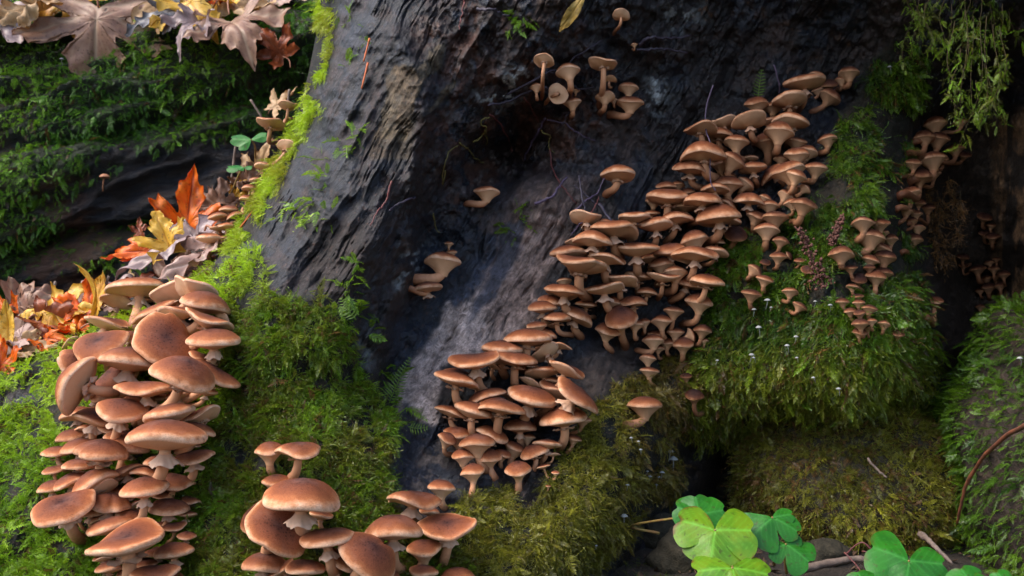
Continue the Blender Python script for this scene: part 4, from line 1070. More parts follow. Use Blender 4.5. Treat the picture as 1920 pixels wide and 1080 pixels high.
c = blend(DEEP * 1.5, GREEN * .75, np.clip(fbm(p[:, 0] * 14, p[:, 2] * 14, 561) * 2 - .5 + rng.normal(0, .2, len(p)), 0, 1))
moss_object('moss', 'feathery deep green moss on the low root buttress', p, n_ * .8 + np.array([-.35, 0, -.15]) + rng.normal(0, .45, p.shape), szs(len(p), .011, .022), c * rng.uniform(.6, 1.25, (len(p), 1)), [0, 1, 2, 3, 4, 9])
# the log behind
wl = (lmoss * (lrad > 0)).ravel(); pr = LP.reshape(-1, 3)
vis = (pr[:, 0] > -1.25) & (pr[:, 0] < -.28)
wl = wl * vis
i = rng.choice(wl.size, 27000, p=wl / wl.sum())
p = pr[i] + rng.normal(0, .004, (len(i), 3)); n_ = LN.reshape(-1, 3)[i]
br = np.clip(fbm(p[:, 0] * 7, p[:, 2] * 9, 571) * 2.4 - .8 + sstep(-.6, -1.0, p[:, 0]) * .25 + rng.normal(0, .15, len(p)), 0, 1)
c = blend(DEEP * 2.4, GREEN * 1.5, br); c = np.where((rng.random(len(p)) < .06)[:, None], BROWN * .6, c)
moss_object('moss', 'shaggy green moss in strips along the fallen log', p, n_ * .7 + np.array([0, 0, -.3]) + rng.normal(0, .5, p.shape), szs(len(p), .012, .026), c * rng.uniform(.55, 1.3, (len(p), 1)), [0, 1, 2, 3, 4, 5, 6])
# ground cover between the stones
gxp = rng.uniform(.12, .75, 6000); gyp = rng.uniform(.92, 1.5, 6000)
kk = fbm(gxp * 14, gyp * 14, 581) > .50
gxp, gyp = gxp[kk][:2200], gyp[kk][:2200]
p = np.stack([gxp, gyp, ground_z(gxp, gyp)], -1)
c = blend(OLIVE * .8, GREEN * .7, rng.random(len(p))); c = np.where((rng.random(len(p)) < .3)[:, None], BROWN * .8, c)
moss_object('moss', 'patchy low moss on the soil between the stones', p, np.array([0, -.2, 1.0]) + rng.normal(0, .5, p.shape), szs(len(p), .007, .014), c * rng.uniform(.6, 1.2, (len(p), 1)), [5, 6, 7, 8, 0])
# hanging moss at the top right
def hang(name, label, starts, col, seed, length, n_per, size, kinds, cat='moss', thin=.00035):
    r = np.random.default_rng(seed); pos, zd = [], []
    tv, tf, off = [], [], 0
    for (u0, v0, d0, L) in starts:
        p0 = P(np.array(float(u0)), np.array(float(v0)), np.array(d0))
        ph = r.uniform(0, 6.28, 3); s = np.linspace(0, 1, 14)
        path = p0 + np.stack([.012 * np.sin(4 * s + ph[0]) * s + r.normal(0, .012) * s, .010 * np.sin(5 * s + ph[1]) * s, -L * s], -1)
        V, F = tube(path, thin * (1.3 - s), 4, False)
        tv.append(V); tf.append(F[0] + off); off += len(V)
        for q in r.uniform(.05, 1, n_per):
            k_ = q * 13; i0 = int(min(12, k_)); pos.append(path[i0] + (path[i0 + 1] - path[i0]) * (k_ - i0) + r.normal(0, .002, 3)); zd.append(np.array([0, 0, -.8]) + r.normal(0, .75, 3))
    pos = np.array(pos); zd = np.array(zd)
    cc_ = col[0] + (col[1] - col[0]) * r.random((len(pos), 1)); cc_ = cc_ * r.uniform(.6, 1.25, (len(pos), 1))
    o = moss_object(name, label, pos, zd, szs(len(pos), *size), cc_, kinds, cat)
    return o, np.vstack(tv), np.vstack(tf)
mat_strand = simple_mat('dry_moss_stem', (.10, .07, .03), (.04, .03, .015), .8, 300)
st_ = [(1700 + 12 * k, -20 + 9 * (k % 4), 1.12 + .02 * (k % 3), .05 + .05 * ((k * 7) % 5) / 5) for k in range(17)]
st_ += [(x, y, 1.06, L) for x, y, L in ((1790, 40, .09), (1810, 20, .13), (1825, 30, .12), (1838, 40, .14), (1850, 30, .12), (1862, 45, .10), (1875, 60, .08), (1800, 90, .07), (1845, 120, .07), (1830, 150, .06), (1870, 130, .06), (1815, 60, .1))]
o, V, F = hang('hanging_moss', 'pale yellow-green moss tassels hanging from the top of the hollow', st_, (OLIVE * .9, GREEN * 1.2), 601, .1, 24, (.009, .019), [0, 1, 4, 9, 5, 6, 7, 8, 9, 9])
so = link('strand', mesh_np('strand', V, F, mat_strand), o); so['kind'] = 'stuff'
st_ = [(1735 + 11 * k, 330 + 14 * ((k * 5) % 4), 1.33, .06 + .07 * ((k * 3) % 4) / 4) for k in range(7)]
o, V, F = hang('dead_moss', 'dry brown moss strands hanging inside the hollow', st_, (BROWN * .9, BROWN * 1.5), 611, .1, 40, (.010, .022), [5, 6, 8, 9])
so = link('strand', mesh_np('strand', V, F, mat_strand), o); so['kind'] = 'stuff'
# ================================================================== FALLEN LEAVES
def leaf_mat(name, c1, c2, vein, rough=.4, spot=(.05, .025, .015), spec=.5, blotch=60):
    m, nt, b = new_mat(name)
    oc = objco(nt); n1 = noise(nt, oc, blotch, 4, .55, .6); n2 = noise(nt, oc, 500, 3, .6)
    r = ramp(nt, [(.36, c1), (.62, c2)]); nt.links.new(n1, r.inputs[0])
    s = ramp(nt, [(.60, (0, 0, 0)), (.70, (1, 1, 1))]); nt.links.new(noise(nt, oc, 210, 2, .5), s.inputs[0])
    c = mixc(nt, s.outputs[0], r.outputs[0], mixc(nt, .5, r.outputs[0], spot))
    c = mixc(nt, attr(nt, 'vein'), c, vein)
    c = mixc(nt, attr(nt, 'burn'), c, (.13, .045, .012))
    nt.links.new(c, b.inputs['Base Color']); b.inputs['Roughness'].default_value = rough; b.inputs['Specular IOR Level'].default_value = spec
    nt.links.new(bump(nt, n2, .3, .0008), b.inputs['Normal'])
    tl = N(nt, 'ShaderNodeBsdfTranslucent'); nt.links.new(c, tl.inputs[0])
    mx = N(nt, 'ShaderNodeMixShader'); mx.inputs[0].default_value = .38
    nt.links.new(b.outputs[0], mx.inputs[1]); nt.links.new(tl.outputs[0], mx.inputs[2]); nt.links.new(mx.outputs[0], nt.nodes['Material Output'].inputs[0])
    return m
LM = {
 'orange': leaf_mat('leaf_orange', (.80, .13, .008), (.85, .22, .014), (.42, .06, .012)),
 'yellow': leaf_mat('leaf_yellow', (.72, .42, .035), (.80, .53, .10), (.60, .30, .04)),
 'gold':   leaf_mat('leaf_gold', (.62, .26, .02), (.70, .44, .05), (.55, .28, .05)),
 'rust':   leaf_mat('leaf_rust', (.24, .055, .020), (.36, .085, .022), (.30, .10, .05)),
 'mauve':  leaf_mat('leaf_mauve', (.31, .165, .115), (.42, .235, .15), (.54, .38, .26), .42),
 'lilac':  leaf_mat('leaf_lilac', (.34, .25, .25), (.42, .30, .285), (.50, .38, .34), .3, (.10, .08, .10), .5, 90),
 'tan':    leaf_mat('leaf_tan', (.46, .27, .12), (.58, .38, .19), (.55, .36, .2), .45),
 'grey':   leaf_mat('leaf_grey', (.17, .17, .185), (.24, .22, .225), (.28, .25, .25), .28),
 'brown':  leaf_mat('leaf_brown', (.16, .075, .045), (.24, .12, .07), (.28, .16, .10), .5),
 'pink':   leaf_mat('leaf_pink', (.42, .25, .20), (.50, .32, .26), (.55, .40, .33), .4),
 'ochre':  leaf_mat('leaf_ochre', (.40, .24, .035), (.50, .33, .08), (.45, .28, .06), .6),
}
mat_stalk = simple_mat('leaf_stalk', (.36, .17, .10), (.24, .10, .06), .5, 200, .2)

HALF = [(0, 0), (.12, -.10), (.30, -.17), (.52, -.20), (.46, -.08), (.52, 0), (.36, .04), (.27, .10), (.45, .135), (.62, .155), (.66, .26), (.85, .42), (.70, .43), (.66, .52), (.52, .46), (.36, .38), (.20, .315), (.235, .42), (.34, .58), (.27, .62), (.26, .74), (.15, .76), (.10, .90), (0, 1.05)]
OVAL = [(0, 0), (.10, .05), (.20, .18), (.27, .36), (.30, .52), (.26, .70), (.19, .84), (.09, .96), (0, 1.05)]
def outline(half, n=150, jag=.012, seed=0):
    r = random.Random(seed)
    pts = half + [(-x, y) for x, y in reversed(half[1:-1])]
    p = np.array(pts + [pts[0]], float); seg = np.linalg.norm(np.diff(p, axis=0), axis=1); s = np.concatenate([[0], np.cumsum(seg)])
    q = np.linspace(0, s[-1], n, endpoint=False)
    o = np.stack([np.interp(q, s, p[:, 0]), np.interp(q, s, p[:, 1])], -1)
    o += np.array([[r.uniform(-jag, jag), r.uniform(-jag, jag)] for _ in range(n)])
    return o
VEINS = [((0, 0), (0, 1.0)), ((0, 0), (.80, .40)), ((0, 0), (-.80, .40)), ((0, 0), (.48, -.17)), ((0, 0), (-.48, -.17))]
VEINS2 = [((0, .35), (.28, .58)), ((0, .35), (-.28, .58)), ((.36, .18), (.60, .17)), ((-.36, .18), (-.60, .17)), ((.42, .21), (.60, .47)), ((-.42, .21), (-.60, .47)), ((0, .6), (.2, .75)), ((0, .6), (-.2, .75))]
NLEAF = [0]
def make_leaf(u, v, d, size, ang, nrm, colr, label, xs=1.0, fold=.15, bow=.1, wave=.05, tipcurl=0.0, stalk=.35, half=HALF, group=None, name='fallen_leaf', lift=0.0):
    NLEAF[0] += 1; sd = NLEAF[0]; r = random.Random(sd * 7)
    L = size * d / FPX
    nrm = unit(np.array(nrm, float)); a = R_(ang)
    t = math.cos(a) * UPV + math.sin(a) * RGT; t = unit(t - nrm * np.dot(t, nrm)); sdx = np.cross(t, nrm)
    org = P(np.array(float(u)), np.array(float(v)), np.array(float(d))) + nrm * lift
    ol = outline(half, seed=sd); c = np.array([0, .15 if half is HALF else .45])
    rings = [0.0, .12, .25, .4, .55, .7, .82, .92, 1.0]
    G = np.array([c + (ol - c) * k for k in rings])
    x, y = G[..., 0], G[..., 1]
    dv = np.full(x.shape, 9.0)
    for (p0, p1) in (VEINS if half is HALF else VEINS[:1]): dv = np.minimum(dv, seg_dist(x, y, [p0, p1]) / 1.0)
    dv2 = np.full(x.shape, 9.0)
    if half is HALF:
        for (p0, p1) in VEINS2: dv2 = np.minimum(dv2, seg_dist(x, y, [p0, p1]))
    p1_, p2_ = r.uniform(0, 6), r.uniform(0, 6)
    z = fold * np.abs(x) ** 1.2 - bow * (y - .3) ** 2 + 1.6 * wave * (np.sin(6 * x + p1_) * np.sin(5 * y + p2_) + .8 * np.sin(13 * x + 9 * y + p2_) * np.hypot(x, y - .15) + .35 * np.sin(23 * y - 17 * x + p1_) * np.hypot(x, y - .15)) - .018 * np.exp(-(dv / .03) ** 2)
    yy = y
    if tipcurl:
        k = np.clip(y - .25, 0, 2); ang_ = k * tipcurl
        rr = 1 / max(abs(tipcurl), 1e-3)
        yy = np.where(y > .25, .25 + rr * np.sin(np.abs(ang_)), y); z = z + np.where(y > .25, np.sign(tipcurl) * rr * (1 - np.cos(ang_)), 0)
    W3 = org + L * ((x * xs)[..., None] * sdx + yy[..., None] * t + z[..., None] * nrm)
    vein = np.clip(np.exp(-(dv / .016) ** 2) + .5 * np.exp(-(dv2 / .011) ** 2), 0, 1)
    root = thing(name, label, 'leaf', org, group)
    n_ = len(ol)
    # two skins so that the leaf has a thickness
    th_ = .0004
    Nn = grid_normals(np.concatenate([W3, W3[:, :1]], 1))[:, :-1]; Nn[0] = Nn[1]
    V2 = np.concatenate([W3.reshape(-1, 3), (W3 - Nn * th_).reshape(-1, 3)]) - org
    F = grid_faces(len(rings), n_, True); off = len(rings) * n_
    last = (len(rings) - 1) * n_ + np.arange(n_); nx = (len(rings) - 1) * n_ + (np.arange(n_) + 1) % n_
    F = np.vstack([F, (F + off)[:, ::-1], np.stack([last, last + off, nx + off, nx], -1)])
    blade = link('blade', mesh_np('blade', V2, F, LM[colr], True, {'vein': np.concatenate([vein.ravel()] * 2)}), root)
    if stalk:
        e = [org - org, L * (-stalk * .5 * t + .05 * nrm + r.uniform(-.08, .08) * sdx), L * (-stalk * t + r.uniform(-.05, .12) * nrm + r.uniform(-.15, .15) * sdx)]
        V, Fs = tube(smooth_path(e, 10), np.linspace(.011, .015, 10) * L, 6)
        link('stalk', mesh_np('stalk', V, Fs, mat_stalk), root)
    return root

# depth of the log under a pixel
_lp = LP.reshape(-1, 3) - CAM; _ld = _lp @ FWD; _lu = 960 + FPX * (_lp @ RGT) / _ld; _lv = 540 - FPX * (_lp @ UPV) / _ld
def log_normal(u, v):
    k = np.argsort(np.hypot(_lu - u, _lv - v) + 50 * (_ld > log_depth(u, v) + .08))[:60]
    return LN.reshape(-1, 3)[k].mean(0)
def log_depth(u, v):
    k = np.hypot(_lu - u, _lv - v) < 9
    return float(_ld[k].min()) if k.any() else 1.85
SL = (0, -.62, .78)
for row in (
 (187,22,150,183,SL,'mauve','big mauve maple leaf with pale veins and a white stalk on the fallen log',1.0,.10,.25,.05,0,.45),
 (15,18,120,205,SL,'lilac','lilac-grey wet maple leaf at the left end of the log pile',1.0,.1,.2,.06,0,.3),
 (95,8,110,238,(.1,-.7,.7),'tan','tan maple leaf with curled pale lobe on the log pile',.6,.3,.2,.1,0,.3),
 (130,-8,110,150,SL,'gold','golden maple leaf half buried above the big mauve leaf',1.0,.1,.1,.05,0,.2),
 (262,4,120,118,SL,'brown','brown maple leaf right of the big mauve leaf',1.0,.1,.2,.06,0,.2),
 (285,8,110,95,SL,'tan','pale tan maple leaf lying flat in the log pile',1.0,.1,.1,.06,0,.2),
 (338,22,95,232,(0,-.75,.66),'grey','blue-grey wet folded leaf drooping over the log moss',.75,.3,.2,.08,0,.2),
 (352,8,100,150,SL,'yellow','straw yellow maple leaf in the middle of the log pile',1.0,.1,.15,.08,0,.3),
 (398,-8,105,175,SL,'gold','orange-gold maple leaf standing behind the straw leaf',.8,.25,.1,.1,0,.2),
 (372,40,80,190,(0,-.8,.6),'lilac','small lilac leaf hanging beside the grey folded leaf',.7,.2,.3,.08,0,.2),
 (432,38,110,160,(0,-.7,.7),'mauve','mauve maple leaf with hanging lobes over the log edge',1.0,.1,.35,.06,0,.35),
 (428,18,85,80,SL,'tan','cream maple leaf with red stalk near the bare log bark',.8,.15,.1,.06,0,.3),
 (412,12,80,20,(0,-.85,.5),'orange','small bright orange leaf poking up from the log pile',.6,.2,.1,.1,0,.2),
 (478,2,90,100,SL,'pink','pinkish leaf at the right end of the log pile',.8,.1,.1,.06,0,.3),
 (532,110,72,-42,(-.1,-.85,.5),'rust','small russet maple leaf standing on the bare log bark',.75,.3,-.1,.08,0,.35),
):
    u, v, size, ang, nr, colr, lab, xs, fo, bo, wa, tcu, stk = row
    dd = log_depth(u, v) if v > 4 else log_depth(u, 6) + .04
    nr = unit(log_normal(u, max(v, 30)) * .75 + np.array(nr) * .25 + np.array([0, -.35, 0]))
    make_leaf(u, v, dd - .05, size * 1.12, ang, nr, colr, lab, xs, fo, bo, wa, tcu, stk, lift=.012)
CF = (0, -1, .15)
for row in (
 (348,442,1.25,135,6,(.25,-.95,.1),'orange','upright bright orange maple leaf standing beside the trunk',.62,.25,.1,.06,0,.15),
 (316,470,1.20,92,-22,(-.1,-.95,.25),'yellow','upright pale yellow maple leaf leaning on the orange one',.7,.3,.1,.08,0,.1),
 (278,470,1.26,85,-102,(0,-.7,.7),'orange','orange pointed leaf lying left of the speckled lilac leaf',.62,.2,.15,.06,0,.1),
 (262,440,1.28,40,-10,(0,-.9,.4),'rust','sliver of rust leaf behind the pale yellow leaf',.5,.2,.1,.06,0,0),
 (384,432,1.22,185,236,(-.35,-.6,.7),'lilac','long speckled lilac leaf sloping down beside the trunk',.42,.12,.1,.04,0,.1),
 (436,448,1.18,170,232,(-.35,-.6,.7),'pink','pale pink leaf lying along the trunk below the speckled leaf',.34,.12,.1,.05,0,.1),
 (372,505,1.20,60,255,(-.2,-.7,.6),'brown','brown curled leaf scrap between the two sloping leaves',.5,.3,.1,.1,0,0),
 (168,612,1.15,92,4,(-.8,-.55,.25),'yellow','curled bright yellow leaf arching over the litter pile',.62,.2,0,.02,1.7,.1,OVAL),
 (178,608,1.18,72,2,(-.55,-.8,.2),'gold','golden brown curled leaf behind the arching yellow leaf',.7,.2,0,.03,.5,.1,OVAL),
 (160,596,1.18,66,-55,(0,-.85,.5),'orange','small dark orange leaf under the arching yellow leaf',.8,.2,.1,.1,0,0),
 (152,606,1.17,50,190,(0,-.85,.5),'orange','torn orange leaf tip hanging by the yellow leaf',.6,.2,.1,.1,0,0),
 (88,582,1.2,95,118,(0,-.75,.65),'yellow','buff yellow maple leaf in the litter pile',.75,.2,.2,.08,0,.1),
 (100,590,1.18,85,150,(0,-.8,.6),'gold','golden leaf with burnt edge sliding down the litter pile',.6,.2,.2,.08,0,.1),
 (70,600,1.17,85,120,(.2,-.8,.6),'rust','dark rust folded leaf in the litter pile',.5,.4,.1,.06,0,.1),
 (60,590,1.22,95,-70,(0,-.6,.8),'mauve','mauve leaf with silver streak at the back of the litter pile',.7,.2,.1,.1,0,.1),
 (10,595,1.22,80,40,(0,-.7,.7),'mauve','curled mauve leaf rim at the back of the litter pile',.7,.3,.2,.12,0,0),
 (8,618,1.19,75,-20,(.1,-.8,.5),'orange','orange leaf edge behind the pale strip',.5,.3,.1,.08,0,0),
 (16,662,1.13,72,-6,(.2,-.95,.2),'yellow','narrow pale yellow strip of leaf standing upright in the litter',.5,.2,.1,.03,.3,0,OVAL),
 (28,662,1.13,70,82,(0,-.75,.65),'tan','pale buff leaf lying with its white midrib up',.5,.2,.1,.05,0,.1),
 (15,632,1.17,110,92,(0,-.5,.85),'pink','pinkish brown leaf lying flat in the litter pile',.7,.1,.1,.05,0,.1),
 (-5,645,1.16,100,70,(0,-.5,.85),'brown','brown leaf under the pink one in the litter pile',.8,.1,.1,.06,0,.1),
 (2,700,1.10,62,-8,(.3,-.85,.4),'orange','glowing orange leaf at the foot of the left moss bank',.6,.2,.1,.08,0,0),
 (82,640,1.14,55,115,(0,-.7,.7),'orange','small orange scrap at the top of the moss bank',.7,.2,.1,.1,0,0),
 (205,600,1.2,70,70,(0,-.5,.85),'pink','pale leaf under the flank of the tall cluster',.8,.1,.1,.06,0,0),
 (240,545,1.24,90,95,(0,-.6,.8),'rust','rust leaf behind the top of the tall cluster',.8,.1,.1,.08,0,0),
 (300,520,1.24,110,80,(0,-.6,.8),'brown','brown leaf wedged under the speckled lilac leaf',.8,.1,.1,.08,0,0),
 (475,335,1.32,85,22,(-.5,-.8,.2),'tan','tan orange leaf standing behind the trunk flank',.6,.25,.1,.04,0,.2),
 (452,345,1.31,55,40,(-.3,-.8,.5),'brown','crumpled brown leaf on the trunk flank',.9,.3,.2,.18,0,.1),
 (440,385,1.31,70,12,(-.4,-.8,.3),'gold','mottled golden leaf tucked behind the flank mushrooms',.4,.3,.1,.1,0,0),
 (415,385,1.29,80,-50,(-.2,-.8,.5),'brown','dark brown leaf in the shade behind the orange leaf',.8,.2,.2,.12,0,.1),
 (512,205,1.38,60,40,(-.4,-.8,.4),'tan','small tan leaf caught at the upper trunk flank',.7,.2,.2,.04,0,.2),
):
    row = list(row)
    if row[0] < 210 and row[1] > 560: row[3] *= 1.3; row[1] -= 6; row[2] -= .02
    make_leaf(*row[:7], row[7], *row[8:])
_r = random.Random(5); _cols = ['pink', 'mauve', 'brown', 'rust', 'tan', 'lilac', 'brown', 'gold']
_where = ['at the back of the litter', 'by the dark log foot', 'under the yellow leaves', 'beside the moss bank', 'behind the tall cluster']
for k in range(17):
    t_ = _r.random(); u_ = -60 + 380 * t_; v_ = np.interp(u_, [-60, 0, 110, 200, 330], [672, 650, 618, 588, 520]) + _r.uniform(-24, 26)
    dd = 1.19 + .05 * t_ + (.05 if v_ < 600 else 0) + _r.uniform(0, .05)
    cl_ = _cols[k % 8]
    make_leaf(u_, v_, dd, _r.uniform(90, 135), _r.uniform(0, 360), (_r.uniform(-.3, .3), -.55, .8), cl_, f'weathered {cl_} maple leaf {_where[min(4, int(t_ * 5))]}', 1.0, .15, .15, .1, 0, .2, group=f'weathered {cl_} leaves {_where[min(4, int(t_ * 5))]}')
make_leaf(1094, -6, float(sample_depth(1070, 28)[0]) - .012, 78, 214, (.1, -1, .1), 'ochre', 'narrow ochre leaf stuck flat to the dark bark', .52, .1, .1, .04, 0, .1, OVAL)

# ================================================================== SORREL
mat_sor = {}
for k, (a, b_) in {'green': ((.020, .14, .011), (.030, .20, .013)), 'lime': ((.085, .235, .010), (.16, .28, .011))}.items():
    m = leaf_mat('sorrel_' + k, a, b_, tuple(x * 1.9 + .02 for x in a), .38, (.06, .03, .01), .4, 45); mat_sor[k] = m
mat_sstem = simple_mat('sorrel_stalk', (.20, .16, .04), (.16, .07, .03), .5, 150, .2)
def sorrel(u, v, d, leaflets, colr, label, stem_to, tilt=(0, -.75, .65), coil=False):
    """leaflets: (angle clockwise from up, length px, width factor, droop)"""
    nrm = unit(np.array(tilt, float)); org = P(np.array(float(u)), np.array(float(v)), np.array(float(d)))
    foot = P(np.array(float(stem_to[0])), np.array(float(stem_to[1])), np.array(float(stem_to[2])))
    root = thing('sorrel_leaf', label, 'plant', foot)
    for (ang, size, wf, dr) in leaflets:
        L = size * d / FPX; a = R_(ang)
        t = math.cos(a) * UPV + math.sin(a) * RGT; t = unit(t - nrm * np.dot(t, nrm)); s = np.cross(t, nrm)
        ny, nx = 22, 25
        y = np.linspace(0, 1, ny)[:, None]; xx = np.linspace(-1, 1, nx)[None]
        wid = .72 * wf * (np.sin(np.clip(y, 0, 1) * math.pi * .5) ** .85) * (1 - .18 * y ** 6)
        topc = 1 - .13 * np.exp(-(xx / .2) ** 2) - .22 * np.abs(xx) ** 3.2
        Y = y * topc; X = xx * wid
        Z = -.26 * np.abs(X) + .012 * np.sin(9 * X + size) * np.sin(7 * Y + ang) - dr * Y ** 2 + .03 * np.sin(6 * Y + size) * X - .02 * np.exp(-(X / .03) ** 2)
        G = org + L * (X[..., None] * s + Y[..., None] * t + Z[..., None] * nrm)
        vein = np.clip(np.exp(-(X / .03) ** 2) * .8 + .4 * np.exp(-((((Y - np.abs(X) * .9) % .2) - .1) / .022) ** 2) * (np.abs(X) < .5), 0, 1)
        Nn = grid_normals(G); off = ny * nx
        edge_ = np.maximum(np.abs(xx) + 0 * y, y + 0 * xx)
        burn = sstep(.86, 1.0, edge_) * sstep(.55, .66, fbm(X * 3 + size, Y * 3 + ang, 701)) * (1 if colr == 'lime' else .35)
        F = grid_faces(ny, nx); V = np.concatenate([G.reshape(-1, 3), (G - Nn * .0004).reshape(-1, 3)]) - foot
        link('leaflet', mesh_np('leaflet', V, np.vstack([F, (F + off)[:, ::-1]]), mat_sor[colr], True, {'vein': np.concatenate([vein.ravel()] * 2), 'burn': np.concatenate([burn.ravel()] * 2)}), root)
    mid = .5 * (org + foot) + np.array([0, .01, .012])
    if coil: mid = foot + np.array([-.03, -.01, .01])
    V, F = tube(smooth_path([foot - foot, mid - foot, org - foot], 16), np.linspace(.0016, .0011, 16), 7)
    link('stalk', mesh_np('stalk', V, F, mat_sstem), root)
    return root
S8 = lambda x, y: (1200 + x / 2.667, 740 + y / 2.667)
a = S8(375, 678); sorrel(a[0], a[1], .90, [(-58, 76, 1.0, .05), (88, 78, 1.15, .1), (188, 62, 1.35, .25)], 'lime', 'large yellow-green sorrel leaf with brown burnt edges', (1345, 1090, .98), (-.05, -.7, .7))
a = S8(462, 868); sorrel(a[0], a[1], .87, [(-92, 74, 1.0, .1), (100, 76, .9, .15), (180, 60, 1.1, .2)], 'lime', 'yellow-green sorrel leaf below the large burnt-edged one', (1385, 1110, .95), (0, -.6, .8))
a = S8(300, 600); sorrel(a[0], a[1], .95, [(-62, 50, 1.0, .1), (-5, 44, 1.1, .05), (72, 54, 1.0, .1)], 'green', 'dark green sorrel leaf with a coiled stalk behind the yellow-green one', (1236, 1000, 1.04), (0, -.8, .6), True)
a = S8(662, 614); sorrel(a[0], a[1], .93, [(222, 62, 1.2, .15), (72, 44, .6, .1), (128, 56, .75, .2)], 'green', 'deep green sorrel leaf with a nibbled upper leaflet', (1452, 1060, 1.0), (0, -.75, .65))
a = S8(730, 748); sorrel(a[0], a[1], .92, [(-118, 42, 1.0, .1), (140, 56, 1.1, .15), (40, 36, .8, .1)], 'green', 'small green sorrel leaf below the nibbled one', (1475, 1075, .98), (0, -.75, .65))
a = S8(1345, 832); sorrel(a[0], a[1], .90, [(-52, 76, 1.15, .1), (92, 74, .8, .15), (195, 62, 1.3, .2)], 'green', 'broad smooth green sorrel leaf over the red runner', (1700, 1100, .98), (0, -.75, .65))
a = S8(1130, 960); sorrel(a[0], a[1], .88, [(-10, 36, 1.3, .1), (110, 40, 1.1, .1), (-120, 40, 1.1, .1)], 'green', 'green sorrel leaf peeping up beside the grey stick', (1625, 1130, .95))
a = S8(1670, 960); sorrel(a[0], a[1], .87, [(-12, 46, 1.3, .1), (70, 40, 1.0, .1), (-110, 40, 1.1, .1)], 'green', 'green sorrel leaf before the soil under the mossy buttress', (1826, 1130, .95))
a = S8(1850, 955); sorrel(a[0], a[1], .87, [(-20, 36, 1.1, .1), (90, 36, 1.0, .1), (-120, 30, 1.1, .1)], 'green', 'small green sorrel leaf near the red leaf scrap', (1890, 1130, .95))
sorrel(471, 262, 1.28, [(-86, 40, .55, .0), (62, 32, .6, 0), (228, 30, .7, .1)], 'green', 'bright green sorrel leaf beside the upper trunk flank', (478, 320, 1.33), (0, -.8, .5))
sorrel(457, 314, 1.26, [(-92, 32, .7, 0), (80, 16, .8, 0), (200, 12, .8, 0)], 'green', 'small green sorrel leaf beside the crumpled brown leaf', (430, 372, 1.31), (0, -.6, .7))

# ================================================================== TINY WHITE MUSHROOMS
mat_white = simple_mat('tiny_cap', (.33, .33, .32), (.22, .22, .21), .5, 300, .2)
def tiny(u, v, w, d, lab, grp, colr=mat_white):
    D = .85 * w * d / FPX; R = D / 2
    Pc = P(np.array(float(u)), np.array(float(v)), np.array(d))
    base = P(np.array(float(u + rng.uniform(-4, 4))), np.array(float(v + w * 1.1)), np.array(d + D * .9))
    root = thing('tiny_mushroom', lab, 'mushroom', base, grp)
    t = np.linspace(0, 2 * np.pi, 18, endpoint=False); prof = [(.0, .62), (.35, .56), (.68, .36), (.92, .08), (1.0, -.10), (.94, -.12), (.5, .15), (.12, .2)]
    V = np.array([[(R * r * math.cos(a) * (1 + .06 * math.sin(3 * a + u)), R * r * math.sin(a), R * z) for a in t] for r, z in prof]) + (Pc - base)
    c = link('cap', mesh_np('cap', V.reshape(-1, 3), grid_faces(len(prof), 18, True), colr), root)
    top = Pc + np.array([0, 0, R * .18])
    V, F = tube(smooth_path([base - base, .5 * (top - base) + np.array([0, -.002, 0]), top - base], 8), R * .13, 6)
    link('stem', mesh_np('stem', V, F, colr), root)
TW = [(1340 + x / 3, 380 + y / 3, max(7, w / 3)) for x, y, w in ((222,602,35),(297,550,45),(318,590,22),(247,703,45),(457,755,35),(408,805,38),(207,857,40),(220,873,25),(462,873,25),(555,985,28),(565,556,25),(650,577,32),(697,1048,36),(15,888,25))]
for (u, v, w) in TW:
    tiny(u, v, w, float(sample_depth(u, v)[0]) - .022, 'tiny white bonnet mushroom scattered in the moss below the upper clusters', 'tiny white mushrooms in the moss lobe')
for (u, v, w) in [(900 + x / 3.6, 780 + y / 3.6, max(7, w / 3.6)) for x, y, w in ((1285,240,60),(1305,292,78),(1130,374,20),(1148,408,38),(1230,382,42),(1205,412,32),(1190,465,30),(995,466,34),(972,676,62),(1020,148,30),(1070,172,26),(1085,228,30),(785,876,26))]:
    tiny(u, v, w, float(sample_depth(u, v)[0]) - .022, 'tiny bluish-white mushroom on the brown moss of the low root', 'tiny white mushrooms on the low root')
tiny(1912, 672, 13, .93, 'tiny white mushroom with a long stem on the feathery buttress', None)
tiny(1668, 126, 11, float(sample_depth(1668, 126)[0]) - .01, 'tiny white mushroom alone on the dark bark by the top moss', None)
tiny(116, 111, 10, log_depth(116, 111) - .03, 'tiny pale mushroom on the log under the big mauve leaf', None)
tiny(196, 332, 24, log_depth(196, 332) - .04, 'small tan mushroom on a bare strip of the fallen log', None, simple_mat('tan_cap', (.42, .20, .11), (.30, .13, .07), .5))

